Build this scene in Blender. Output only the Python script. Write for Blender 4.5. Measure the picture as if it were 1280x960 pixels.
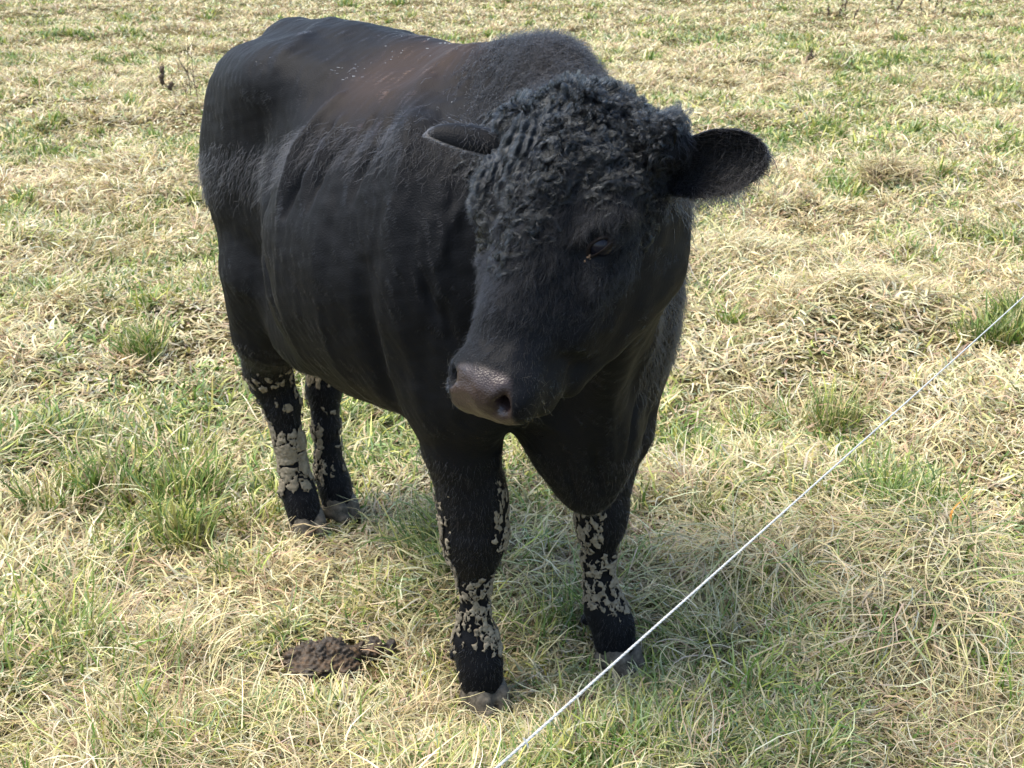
import bpy, math, random
import numpy as np
from mathutils import Vector, Matrix
for o in list(bpy.data.objects): bpy.data.objects.remove(o)
C = bpy.context.scene.collection
sc = bpy.context.scene
# ------------------------------------------------------------------ camera
CAM_H, CAM_P, FPX = 1.6, math.radians(21.), 1500.
cam_d = bpy.data.cameras.new('camera'); cam = bpy.data.objects.new('camera', cam_d); C.objects.link(cam)
cam.location = (0, 0, CAM_H); cam.rotation_euler = (math.pi / 2 - CAM_P, 0, 0)
cam_d.sensor_width = 36; cam_d.lens = FPX / 1280 * 36; cam_d.clip_start = .05; cam_d.clip_end = 3000
sc.camera = cam
cam_d.dof.use_dof = True; cam_d.dof.focus_distance = 2.1; cam_d.dof.aperture_fstop = 15
# ------------------------------------------------------------------ light: thin veiled sun, high, from the left
SUN_EL, SUN_AZ = math.radians(64), math.radians(-88)       # azimuth from +Y (away from the camera), negative = to the left
w = bpy.data.worlds.new('World'); sc.world = w; w.use_nodes = True
nt = w.node_tree; bg = nt.nodes['Background']; bg.inputs['Strength'].default_value = .15
sky = nt.nodes.new('ShaderNodeTexSky'); sky.sky_type = 'NISHITA'; sky.sun_disc = False
sky.sun_elevation = SUN_EL; sky.sun_rotation = SUN_AZ; sky.air_density = 1.2; sky.dust_density = 1.8; sky.ozone_density = 1.0; sky.altitude = 100
nt.links.new(sky.outputs[0], bg.inputs[0])
sd = bpy.data.lights.new('sun', 'SUN'); sd.energy = 2.5; sd.angle = math.radians(34); sd.color = (1, .93, .79)
sun = bpy.data.objects.new('sun', sd); C.objects.link(sun)
_d = Vector((math.sin(SUN_AZ) * math.cos(SUN_EL), math.cos(SUN_AZ) * math.cos(SUN_EL), math.sin(SUN_EL)))
sun.rotation_euler = _d.to_track_quat('Z', 'Y').to_euler()
vs_ = sc.view_settings; vs_.view_transform = 'Standard'; vs_.look = 'None'; vs_.gamma = 1; vs_.use_curve_mapping = False; vs_.exposure = 1.45
sc.render.engine = 'CYCLES'; sc.cycles.use_denoising = True; sc.cycles.max_bounces = 8; sc.cycles.transparent_max_bounces = 8
sc.cycles_curves.shape = 'RIBBONS'; sc.cycles_curves.subdivisions = 2

# ------------------------------------------------------------------ helpers
def tag(o, label=None, cat=None, group=None, kind=None):
    for k, v in (('label', label), ('category', cat), ('group', group), ('kind', kind)):
        if v: o[k] = v
    return o
def mesh_obj(name, V, F, mat, parent=None, smooth=True, attrs=None, loc=None):
    """one mesh object from arrays; F is (n,4), or (n,3)"""
    me = bpy.data.meshes.new(name); V = np.asarray(V, np.float32); F = np.asarray(F, np.int32)
    me.vertices.add(len(V)); me.vertices.foreach_set('co', V.ravel())
    me.loops.add(F.size); me.loops.foreach_set('vertex_index', F.ravel())
    me.polygons.add(len(F)); me.polygons.foreach_set('loop_start', np.arange(len(F), dtype=np.int32) * F.shape[1])
    for k, a in (attrs or {}).items():
        a = np.asarray(a, np.float32)
        if a.ndim == 1: me.attributes.new(k, 'FLOAT', 'POINT').data.foreach_set('value', a)
        else: me.attributes.new(k, 'FLOAT_COLOR', 'POINT').data.foreach_set('color', np.concatenate([a, np.ones((len(a), 1), np.float32)], 1).ravel())
    me.update(calc_edges=True)
    if smooth: me.shade_smooth()
    me.materials.append(mat)
    o = bpy.data.objects.new(name, me); C.objects.link(o)
    if parent: o.parent = parent
    if loc is not None: o.location = loc
    return o
def curves_obj(name, P, rad, mat, parent=None, col=None):
    """P (n,k,3) strands, rad (n,k), col (n,3)"""
    n, k = P.shape[:2]
    hc = bpy.data.hair_curves.new(name); hc.add_curves([k] * n)
    hc.position_data.foreach_set('vector', np.asarray(P, np.float32).ravel())
    ra = hc.attributes.get('radius') or hc.attributes.new('radius', 'FLOAT', 'POINT')
    ra.data.foreach_set('value', np.asarray(rad, np.float32).ravel())
    if col is not None:
        c = np.concatenate([col, np.ones((n, 1))], 1).astype(np.float32)
        hc.attributes.new('hcol', 'FLOAT_COLOR', 'CURVE').data.foreach_set('color', c.ravel())
    hc.materials.append(mat)
    o = bpy.data.objects.new(name, hc); C.objects.link(o)
    if parent: o.parent = parent
    return o
def new_mat(name):
    m = bpy.data.materials.new(name); m.use_nodes = True
    return m, m.node_tree, m.node_tree.nodes['Principled BSDF']
def N_(nt, t, **kw):
    n = nt.nodes.new(t)
    for k, v in kw.items(): setattr(n, k, v)
    return n
def ramp(nt, fac, stops):
    r = N_(nt, 'ShaderNodeValToRGB'); e = r.color_ramp.elements
    while len(e) < len(stops): e.new(.5)
    for i, (p, c) in enumerate(stops): e[i].position = p; e[i].color = (*c, 1)
    nt.links.new(fac, r.inputs[0]); return r.outputs[0]
def noise(nt, scale, detail=4, rough=.6, vec=None):
    n = N_(nt, 'ShaderNodeTexNoise'); n.inputs['Scale'].default_value = scale; n.inputs['Detail'].default_value = detail; n.inputs['Roughness'].default_value = rough
    if vec is not None: nt.links.new(vec, n.inputs['Vector'])
    return n.outputs['Fac']
# ------------------------------------------------------------------ implicit modelling helpers
def unit(v):
    v = np.asarray(v, float); return v / np.linalg.norm(v)

class SDF:
    """A list of rounded solids melted together; evaluated on sparse blocks of a grid."""
    def __init__(self): self.n = []
    def ell(self, c, r, k=.04, R=None, sub=False):
        c = np.asarray(c, float); r = np.asarray(r, float); R = np.eye(3) if R is None else np.asarray(R, float)
        def f(p):
            q = (p - c) @ R.T
            k0 = np.sqrt(((q / r) ** 2).sum(-1)); k1 = np.sqrt(((q / r ** 2) ** 2).sum(-1)) + 1e-9
            return k0 * (k0 - 1) / k1
        self.n.append((sub, f, k))
    def cone(self, a, b, ra, rb, k=.04, flat=None, s=1., sub=False):
        a = np.asarray(a, float); b = np.asarray(b, float)
        if flat is not None: flat = unit(flat)
        ab = b - a; L2 = ab @ ab
        def f(p):
            q = p - a
            t = np.clip((q @ ab) / L2, 0, 1)
            e = q - t[..., None] * ab
            if flat is not None:
                e = e + ((e @ flat) * (1 / s - 1))[..., None] * flat
            d = np.sqrt((e ** 2).sum(-1)) - (ra + (rb - ra) * t)
            return d * (min(1, s) if flat is not None else 1)
        self.n.append((sub, f, k))
    def chain(self, pts, rad, k=.04, **kw):
        for i in range(len(pts) - 1): self.cone(pts[i], pts[i + 1], rad[i], rad[i + 1], k if i == 0 else min(k, .02), **kw)
    def loft(self, tab, k=.05, nexp=2.3):
        """tab rows: x, ztop, zbot, half width, y centre, centre height fraction"""
        T = np.array(tab, float); xs = T[:, 0]
        def f(p):
            x = p[..., 0]; xc = np.clip(x, xs[0], xs[-1])
            zt, zb, w, yc, fr = [np.interp(xc, xs, T[:, j]) for j in range(1, 6)]
            zm = zb + (zt - zb) * fr; dz = p[..., 2] - zm
            h = np.where(dz > 0, zt - zm, zm - zb)
            ne = np.where(dz > 0, 1.85, nexp)
            g = (np.abs((p[..., 1] - yc) / w) ** ne + np.abs(dz / h) ** ne + 1e-12) ** (1 / ne)
            rr = np.sqrt((p[..., 1] - yc) ** 2 + dz ** 2)
            d = np.where(g > .3, rr * (1 - 1 / np.maximum(g, .3)), -.7 * np.minimum(w, h)) * .95
            dx = np.maximum(np.maximum(xs[0] - x, x - xs[-1]), 0)
            return np.where(dx > 0, np.sqrt(np.maximum(d, 0) ** 2 + dx ** 2), d)
        self.n.append((False, f, k))
    @staticmethod
    def mix(D, d, k, sub):
        if sub:
            d = -d; h = np.clip(.5 - .5 * (D - d) / k, 0, 1)
            return D * (1 - h) + d * h + k * h * (1 - h)
        h = np.clip(.5 + .5 * (D - d) / k, 0, 1)
        return D * (1 - h) + d * h - k * h * (1 - h)
    def __call__(self, p):
        D = np.full(p.shape[:-1], 9.)
        for sub, f, k in self.n: D = self.mix(D, f(p), k, sub)
        return D
    def mesh(self, lo, hi, h, B=12):
        lo = np.asarray(lo, float); nb = np.ceil((np.asarray(hi) - lo) / (h * B)).astype(int)
        dims = nb * B
        bi = np.stack(np.meshgrid(*[np.arange(n) for n in nb], indexing='ij'), -1).reshape(-1, 3)
        cen = lo + (bi + .5) * B * h; R = B * h * .87
        D = self(cen); sel = np.abs(D) < R * 1.5
        G = np.where(np.repeat(np.repeat(np.repeat(D.reshape(nb), B, 0), B, 1), B, 2) > 0, 1., -1.).astype(np.float32)
        bs = bi[sel]; cs = cen[sel]; Ds = D[sel]
        o = np.stack(np.meshgrid(*[np.arange(B)] * 3, indexing='ij'), -1).reshape(-1, 3)
        V = np.full((len(bs), B ** 3), 9.)
        for sub, f, k in self.n:
            dc = f(cs)
            m = (dc < R * 1.6 + k) if sub else (dc < Ds + 2.6 * R + k)
            if not m.any(): continue
            P = lo + (bs[m][:, None, :] * B + o[None]) * h
            V[m] = self.mix(V[m], f(P), k, sub)
        idx = bs[:, None, :] * B + o[None]
        G[idx[..., 0], idx[..., 1], idx[..., 2]] = V
        return surface_nets(G, lo, h)

def surface_nets(G, lo, h):
    S = G < 0
    c = [(i, j, k) for i in (0, 1) for j in (0, 1) for k in (0, 1)]
    n = np.array(G.shape) - 1
    def sub(A, o): return A[o[0]:o[0] + n[0], o[1]:o[1] + n[1], o[2]:o[2] + n[2]]
    cnt = np.zeros(n, np.int8)
    for o in c: cnt += sub(S, o)
    cells = np.argwhere((cnt > 0) & (cnt < 8))
    vals = np.stack([G[cells[:, 0] + o[0], cells[:, 1] + o[1], cells[:, 2] + o[2]] for o in c], 1)
    acc = np.zeros((len(cells), 3)); m = np.zeros(len(cells))
    for a in range(8):
        for b in range(a + 1, 8):
            if sum(abs(c[a][q] - c[b][q]) for q in range(3)) != 1: continue
            va, vb = vals[:, a], vals[:, b]; x = (va < 0) != (vb < 0)
            t = np.where(x, va / np.where(x, va - vb, 1), 0)
            pos = np.array(c[a]) + t[:, None] * (np.array(c[b]) - np.array(c[a]))
            acc[x] += pos[x]; m[x] += 1
    verts = lo + (cells + acc / m[:, None]) * h
    idx = np.full(n, -1, np.int64); idx[tuple(cells.T)] = np.arange(len(cells))
    faces = []
    for ax in range(3):
        d = [0, 0, 0]; d[ax] = 1
        A = S[:n[0], :n[1], :n[2]]; Bs = sub(S, d)
        e = np.argwhere(A != Bs); u, v = (ax + 1) % 3, (ax + 2) % 3
        e = e[(e[:, u] > 0) & (e[:, v] > 0)]
        q = []
        for du, dv in ((0, 0), (1, 0), (1, 1), (0, 1)):
            w = e.copy(); w[:, u] -= du; w[:, v] -= dv; q.append(idx[tuple(w.T)])
        q = np.stack(q, 1); fl = A[tuple(e.T)]
        q[~fl] = q[~fl][:, ::-1]
        faces.append(q)
    F = np.concatenate(faces); F = F[(F >= 0).all(1)]
    return verts, F

def vnormals(V, F):
    a, b, c, d = [V[F[:, i]] for i in range(4)]
    fn = np.cross(c - a, d - b); N = np.zeros_like(V)
    for i in range(4): np.add.at(N, F[:, i], fn)
    return N / (np.linalg.norm(N, axis=1)[:, None] + 1e-12)

def relax(V, F, it=2, lam=.5):
    for i in range(it):
        for s in (lam, -lam * .96):
            A = np.zeros_like(V); m = np.zeros(len(V))
            for q in range(4):
                for o in (1, 3): np.add.at(A, F[:, q], V[F[:, (q + o) % 4]]); np.add.at(m, F[:, q], 1)
            V = V + s * (A / m[:, None] - V)
    return V

def polydist(P, L):
    """distance of points to a polyline, and the position 0..1 along it"""
    L = np.asarray(L, float); best = np.full(len(P), 9.); tt = np.zeros(len(P)); n = len(L) - 1
    for i in range(n):
        a, b = L[i], L[i + 1]; ab = b - a
        t = np.clip(((P - a) @ ab) / (ab @ ab), 0, 1)
        d = np.linalg.norm(P - a - t[:, None] * ab, axis=1)
        m = d < best; best[m] = d[m]; tt[m] = (i + t[m]) / n
    return best, tt
# ------------------------------------------------------------------ the bull, modelled in its own axes: X forward, Y to its left, Z up
BO = np.array([.073, 2.30, 0.]); BX = unit([.63, -.777, 0]); BY = np.array([-BX[1], BX[0], 0.]); BZ = np.array([0., 0, 1])
BR = np.stack([BX, BY, BZ])                     # world -> bull
def w2b(p): return (np.asarray(p, float) - BO) @ BR.T
def wdir(v): return np.asarray(v, float) @ BR.T
def b2w(p): return BO + np.asarray(p, float) @ BR

# head axes
HYAW, HPIT = math.radians(35), math.radians(52)
_h = np.array([-math.sin(HYAW), -math.cos(HYAW), 0.])
HF = wdir(_h * math.cos(HPIT) + np.array([0, 0, -math.sin(HPIT)]))
HN = wdir(_h * math.sin(HPIT) + np.array([0, 0, math.cos(HPIT)]))
HL = wdir(np.array([-_h[1], _h[0], 0]))
HO = w2b([.096, 1.835, 1.342])
HR = np.stack([HF, HL, HN])
def hd(f, l, n): return HO + f * .95 * HF + l * HL + n * HN

def eye_frame(s):
    A = unit(-HF * .037 + HL * s * .045 + HN * .009); u = unit(-HF * .8 + HN * .55); u = unit(u - A * (u @ A)); o = unit(np.cross(A, u)); o = o if o @ HN > 0 else -o
    return A, u, o, hd(.211, s * .103, -.036) - o * .0165
def bull_sdf():
    S = SDF()
    S.loft([(-1.08, 1.20, .80, .11, 0, .6), (-1.03, 1.30, .72, .18, 0, .62), (-.95, 1.355, .66, .23, 0, .62), (-.80, 1.375, .62, .235, 0, .60),
            (-.68, 1.38, .60, .265, 0, .54), (-.54, 1.365, .58, .355, 0, .49), (-.40, 1.352, .57, .392, 0, .47), (-.25, 1.35, .585, .385, 0, .48),
            (-.10, 1.355, .63, .33, 0, .5), (.04, 1.30, .66, .28, 0, .5), (.14, 1.18, .68, .20, -.02, .5)], nexp=2.25)
    # croup, hooks and pins
    for s in (-1, 1):
        S.ell((-.72, s * .155, 1.265), (.15, .09, .06), .10)
        S.cone((-.74, s * .16, 1.255), (-1.00, s * .10, 1.225), .075, .065, .10)
        S.ell((-.88, s * .165, 1.05), (.20, .115, .26), .06)          # rump and thigh
        S.ell((-.89, s * .140, .80), (.15, .090, .24), .045)
        S.ell((-.66, s * .20, .72), (.14, .06, .12), .06)           # flank fold
        S.ell((-.09, s * .235, .95), (.17, .10, .30), .08)          # shoulder blade
        S.ell((-.01, s * .20, .79), (.12, .09, .15), .05)
    # spine and withers
    S.cone((-.98, 0, 1.322), (-.4, 0, 1.285), .05, .06, .09)
    S.cone((-.26, 0, 1.275), (-.02, 0, 1.30), .09, .10, .06)
    # neck and crest, bending to the right towards the poll
    S.cone((-.05, 0, 1.12), hd(.02, -.01, -.13), .20, .09, .08)
    S.cone((-.05, .02, .95), hd(.05, .0, -.19), .23, .09, .08)
    S.cone((.02, .04, .80), hd(.10, .03, -.24), .17, .08, .08)
    S.cone((-.03, .0, 1.235), (.14, -.10, 1.195), .11, .10, .07)
    S.ell((.06, .06, .92), (.15, .19, .30), .06)
    # brisket and dewlap
    S.ell((.07, .03, .66), (.13, .13, .15), .05)
    S.ell((.10, .02, .545), (.075, .06, .09), .05)
    S.cone((.12, .02, .60), hd(.18, .02, -.27), .05, .03, .06)
    # front legs
    S.chain([(-.055, -.195, .76), (-.048, -.19, .62), (-.035, -.172, .49), (-.03, -.170, .42), (-.03, -.170, .375), (-.033, -.170, .30), (-.034, -.170, .22),
             (-.03, -.170, .155), (-.018, -.170, .11), (-.012, -.170, .07)],
            [.098, .078, .068, .065, .054, .031, .029, .045, .046, .048], .045)
    S.chain([(.0, .19, .72), (.02, .175, .58), (.025, .145, .47), (.03, .138, .40), (.03, .136, .36), (.025, .134, .28), (.028, .138, .21),
             (.038, .146, .15), (.055, .156, .11), (.062, .158, .07)],
            [.105, .080, .060, .055, .050, .032, .031, .043, .045, .048], .045)
    # hind legs: thigh, stifle, hock, shank
    S.chain([(-.86, -.165, .80), (-.93, -.145, .62), (-1.0, -.12, .50), (-1.02, -.10, .44), (-1.005, -.085, .38), (-.99, -.078, .27), (-.985, -.075, .20),
             (-.98, -.072, .14), (-.965, -.068, .10), (-.955, -.066, .06)],
            [.12, .095, .062, .054, .048, .036, .034, .042, .044, .047], .05)
    S.chain([(-.86, .17, .80), (-.95, .14, .62), (-1.03, .10, .50), (-1.045, .08, .44), (-1.035, .065, .38), (-1.02, .055, .27), (-1.015, .055, .20),
             (-1.01, .055, .14), (-.995, .057, .10), (-.985, .058, .06)],
            [.12, .095, .062, .054, .048, .036, .034, .042, .044, .047], .05)
    for c in ((-1.05, -.115, .49), (-1.075, .10, .49)): S.ell(c, (.028, .022, .05), .03)    # point of hock
    for c in ((-.085, -.170, .10), (-.01, .150, .10), (-1.03, -.075, .10), (-1.06, .055, .10)): S.ell(c, (.016, .03, .018), .02)   # dewclaws
    # sheath
    S.cone((-.36, -.02, .585), (-.27, -.04, .535), .045, .025, .05)
    S.chain([(-1.04, 0, 1.30), (-1.10, -.01, 1.18), (-1.115, -.04, .9), (-1.11, -.07, .62), (-1.10, -.085, .50)], [.045, .035, .026, .022, .02], .03)   # tail
    S.ell((-.86, 0, .62), (.08, .075, .11), .03)
    # ---- head
    S.ell(hd(.08, -.012, -.112), (.13, .115, .105), .05, HR)
    S.ell(hd(.03, -.03, -.062), (.06, .065, .05), .05, HR)               # poll
    S.cone(hd(.12, 0, -.095), hd(.40, 0, -.085), .105, .064, .05, HN, .9)
    S.cone(hd(.10, 0, -.030), hd(.34, 0, -.040), .045, .022, .05)    # bridge of the nose
    for s in (-1, 1):
        S.ell(hd(.150, s * .098, -.045), (.055, .034, .030), .03, HR)    # brow
        S.ell(hd(.13, s * .080, -.20), (.12, .045, .10), .04, HR)       # jaw
        S.cone(hd(.15, s * .075, -.255), hd(.38, s * .042, -.180), .050, .036, .05)
        S.ell(hd(.27, s * .075, -.115), (.08, .025, .030), .04, HR)
        S.ell(hd(.21, s * .068, -.155), (.12, .040, .075), .05, HR)      # cheek ridge
        A_, u_, o_, E = eye_frame(s)
        S.ell(E + o_ * .016, (.023, .013, .016), .008, np.stack([A_, u_, o_]), True)   # socket
        S.ell(E + o_ * .006 + u_ * .026, (.034, .010, .012), .014, np.stack([A_, u_, o_]))   # brow above the eye
        S.ell(hd(.21, s * .095, -.085), (.06, .022, .03), .03, HR)
        S.ell(hd(.005, s * .130, -.075), (.034, .036, .034), .03, HR)       # ear root
    S.ell(hd(.435, 0, -.090), (.062, .066, .062), .03, HR)             # muzzle
    S.ell(hd(.455, 0, -.070), (.045, .064, .048), .02, HR)
    for s in (-1, 1):
        S.ell(hd(.455, s * .045, -.075), (.045, .030, .040), .02, HR)
        S.ell(hd(.42, s * .045, -.125), (.050, .030, .035), .02, HR)   # upper lip
    S.cone(hd(.30, 0, -.165), hd(.420, 0, -.150), .045, .038, .02, HL, 1.15)   # chin
    for s in (-1, 1):
        k_, f_ = (1., 0.) if s > 0 else (1.45, -.034)
        S.chain([hd(.504 + f_, s * .026 * k_, -.052), hd(.496 + f_, s * .040 * k_, -.040), hd(.474 + f_, s * .053 * k_, -.021), hd(.450 + f_, s * .054 * k_, -.010)], [.0105, .0160, .0150, .0095], .004, sub=True)    # nostril
        S.cone(hd(.495 + f_, s * .040 * k_, -.044), hd(.440, s * .036, -.070), .013, .010, .004, sub=True)
    return S

FOLDS = [
    (-0.020, 0.024, [(-.115, -.355, 1.00), (-.118, -.35, .90), (-.122, -.335, .81), (-.128, -.31, .70), (-.13, -.27, .63)]),
    (+0.009, 0.030, [(-.025, -.336, 1.00), (-.022, -.334, .887), (-.019, -.321, .789), (-.02, -.29, .69)]),
    (+0.020, 0.017, [(-0.404, -0.217, 1.271), (-0.407, -0.271, 1.221), (-0.417, -0.308, 1.174), (-0.415, -0.335, 1.131), (-0.421, -0.359, 1.077)]),
    (-0.020, 0.012, [(-0.347, -0.271, 1.219), (-0.356, -0.315, 1.162), (-0.376, -0.348, 1.104), (-0.387, -0.367, 1.053)]),
    (+0.012, 0.013, [(-0.331, -0.253, 1.238), (-0.328, -0.295, 1.189), (-0.342, -0.331, 1.136), (-0.339, -0.353, 1.090)]),
    (-0.014, 0.011, [(-0.264, -0.278, 1.210), (-0.291, -0.308, 1.171), (-0.305, -0.337, 1.124), (-0.305, -0.358, 1.078)]),
    (-0.017, 0.013, [(-0.186, -0.235, 1.253), (-0.165, -0.285, 1.215), (-0.169, -0.307, 1.179)]),
    (-0.011, 0.010, [(-0.243, -0.240, 1.247), (-0.233, -0.282, 1.205), (-0.236, -0.303, 1.178)]),
    (-0.012, 0.012, [(-0.163, -0.275, 1.227), (-0.170, -0.299, 1.193), (-0.182, -0.321, 1.149), (-0.180, -0.335, 1.115)]),
    (-0.003, 0.012, [(-0.223, -0.334, 1.123), (-0.218, -0.360, 1.050), (-0.215, -0.371, 0.990)]),
    (-0.002, 0.014, [(-0.145, -0.337, 1.106), (-0.142, -0.353, 1.033), (-0.135, -0.358, 0.958)]),
    (-0.002, 0.014, [(-0.085, -0.325, 1.129), (-0.088, -0.345, 1.042), (-0.090, -0.351, 0.951)]),
    (+0.014, 0.032, [(-0.205, -0.041, 1.373), (-0.229, -0.110, 1.333), (-0.177, -0.183, 1.287), (-0.101, -0.253, 1.256), (-0.062, -0.294, 1.198), (-0.048, -0.323, 1.113), (-0.045, -0.339, 1.020), (-0.060, -0.345, 0.910)]),
    (+0.007, 0.026, [(-0.815, 0.041, 1.385), (-0.670, -0.157, 1.362), (-0.642, -0.248, 1.317), (-0.677, -0.275, 1.279)]),
    (-0.028, 0.028, [(-0.622, -0.309, 1.146), (-0.560, -0.350, 1.053), (-0.546, -0.362, 0.970), (-0.502, -0.369, 0.893), (-0.460, -0.361, 0.804), (-0.449, -0.322, 0.717)]),
    (-0.010, 0.012, [(0.025, -0.317, 1.009), (0.032, -0.317, 0.973), (0.046, -0.309, 0.927)]),
    (-0.007, 0.010, [(0.056, -0.302, 0.961), (0.064, -0.295, 0.916), (0.075, -0.283, 0.870)]),
    (-0.010, 0.010, [(0.202, -0.051, 0.658), (0.186, -0.030, 0.595), (0.179, -0.009, 0.547)]),
    (+0.006, 0.010, [(0.258, -0.062, 0.761), (0.214, -0.021, 0.653), (0.188, -0.006, 0.571)]),
    (-0.008, 0.010, [(0.206, 0.060, 0.747), (0.213, 0.035, 0.689), (0.205, 0.028, 0.619)]),
    (-0.008, 0.012, [(0.219, 0.111, 0.855), (0.228, 0.067, 0.818), (0.201, 0.078, 0.741)]),
    (-0.006, 0.010, [(0.145, -0.091, 0.649), (0.138, -0.059, 0.568), (0.135, -0.033, 0.515)]),
    (-0.006, 0.010, [(-0.087, -0.101, 1.349), (-0.114, -0.127, 1.325), (-0.095, -0.170, 1.294)]),
    (-0.004, 0.008, [(-0.058, -0.085, 1.364), (-0.079, -0.116, 1.335), (-0.070, -0.152, 1.302)]),
    (-0.004, 0.008, [(-0.013, -0.084, 1.367), (-0.028, -0.118, 1.336), (-0.022, -0.155, 1.301)]),
    (-0.005, 0.010, [(0.036, -0.251, 1.190), (0.047, -0.266, 1.144), (0.050, -0.288, 1.075)]),
    (+0.006, 0.014, [(0.078, -0.244, 1.160), (0.049, -0.280, 1.103), (0.047, -0.301, 1.033)]),
]

HOLLOWS = [(-.010, .085, (-.57, -.25, 1.24)), (-.022, .07, (-.56, -.31, 1.15)), (-.012, .06, (-.51, -.34, 1.08)), (-.008, .05, (-.47, -.22, 1.27)),
           (.010, .09, (-.20, -.36, .95)), (-.008, .07, (-.02, -.30, .80))]

_rs = np.random.RandomState(7)
_NW = _rs.normal(size=(8, 12, 3)); _NP = _rs.uniform(0, 6.28, (8, 12))
def wn(p, scale, seed=0):
    """smooth wave noise about -1..1, feature size about `scale`"""
    q = np.asarray(p, float) / scale * 2.2; o = np.zeros(q.shape[:-1])
    for i in range(12): o += np.sin(q @ _NW[seed % 8, i] + _NP[seed % 8, i] + 1.7 * seed)
    return o / 3.4
def sstep(a, b, x):
    t = np.clip((x - a) / (b - a), 0, 1); return t * t * (3 - 2 * t)
def hco(P):
    q = (P - HO) @ HR.T; q = q.copy(); q[..., 0] /= .95; return q
def curl_mask(P, N):
    q = hco(P); f, l, n = q[:, 0], q[:, 1], q[:, 2]
    lim = .235 - .110 * sstep(.0, .06, l) - .02 * sstep(-.04, -.09, l)
    m = sstep(.17, .13, np.abs(l)) * sstep(lim + .05, lim - .045, f + .016 * wn(P, .03, 1)) * sstep(-.11, -.04, f) * sstep(-.19, -.11, n) * sstep(-.2, .05, N @ HN)
    m2 = .8 * sstep(.30, .2, np.linalg.norm(P - np.array([.20, -.14, 1.28]), axis=1)) * sstep(.3, .7, N[:, 2]) * sstep(.06, .14, P[:, 0])   # nape
    return np.clip(np.maximum(m, m2), 0, 1)
def face_wave(P):
    q = hco(P); f, l, n = q[:, 0], q[:, 1], q[:, 2]
    return sstep(.0, -.035, l) * sstep(-.04, .02, f) * sstep(.20, .15, f) * sstep(-.16, -.10, n)

def displace(V, F):
    N = vnormals(V, F); d = np.zeros(len(V))
    for dp, w, L in FOLDS:
        r, t = polydist(V, L)
        d += dp * np.exp(-(r / w) ** 2) * (.25 + .75 * np.sin(np.pi * np.clip(t * .86 + .07, 0, 1)))
    for s_ in (-1, 1):                                  # mouth line
        r, t = polydist(V, [hd(.500, s_ * .001, -.128), hd(.488, s_ * .035, -.126), hd(.450, s_ * .062, -.128), hd(.400, s_ * .066, -.136), hd(.350, s_ * .062, -.142)])
        d -= .0065 * np.exp(-(r / .0075) ** 2)
    for dp, w, c in HOLLOWS: d += dp * np.exp(-(np.linalg.norm(V - np.array(c), axis=1) / w) ** 2)
    body = sstep(.35, .55, V[:, 2])
    d += body * (.0010 * wn(V * [1, 1, .8], .035, 2) + .0006 * wn(V, .016, 3) + .003 * wn(V * [1, 1, .6], .12, 4))
    # fine skin ripples over the shoulder and neck
    sh = sstep(-.28, -.12, V[:, 0]) * sstep(.85, 1.1, V[:, 2]) * sstep(.30, .16, V[:, 0])
    d += sh * .0010 * np.sin((V @ np.array([1.0, .25, .42])) / .0045 + 2.2 * wn(V, .06, 5)) * (.5 + .5 * wn(V, .08, 6))
    ck = sstep(.04, .1, V[:, 1]) * sstep(.0, .1, V[:, 0]) * sstep(.55, .7, V[:, 2]) * sstep(1.2, 1.05, V[:, 2])
    d += ck * .0028 * wn(V * [1, 1, .35], .035, 7)
    cm = curl_mask(V, N)
    fw = face_wave(V); q = hco(V)
    d += cm * (1 - fw) * (.005 + .0036 * wn(V, .024, 3) + .0016 * wn(V, .011, 6)) + cm * fw * (.008 + .003 * wn(V, .02, 4) + .0020 * np.sin((q[:, 1] - q[:, 2]) / .0027 + 1.3 * wn(V, .05, 2) + q[:, 0] * 9))
    face = sstep(.20, .25, q[:, 0]) * sstep(-.25, -.12, q[:, 2])
    d += face * .0008 * wn(V, .012, 6)
    return V + N * d[:, None]

def NOSE(P):
    q = hco(P); f, l, n = q[:, 0], np.abs(q[:, 1]), q[:, 2]
    return sstep(.437, .450, f - .25 * np.maximum(l - .03, 0)) * sstep(.056, .047, l - .12 * (f - .47)) * sstep(-.150, -.130, n)

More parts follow.
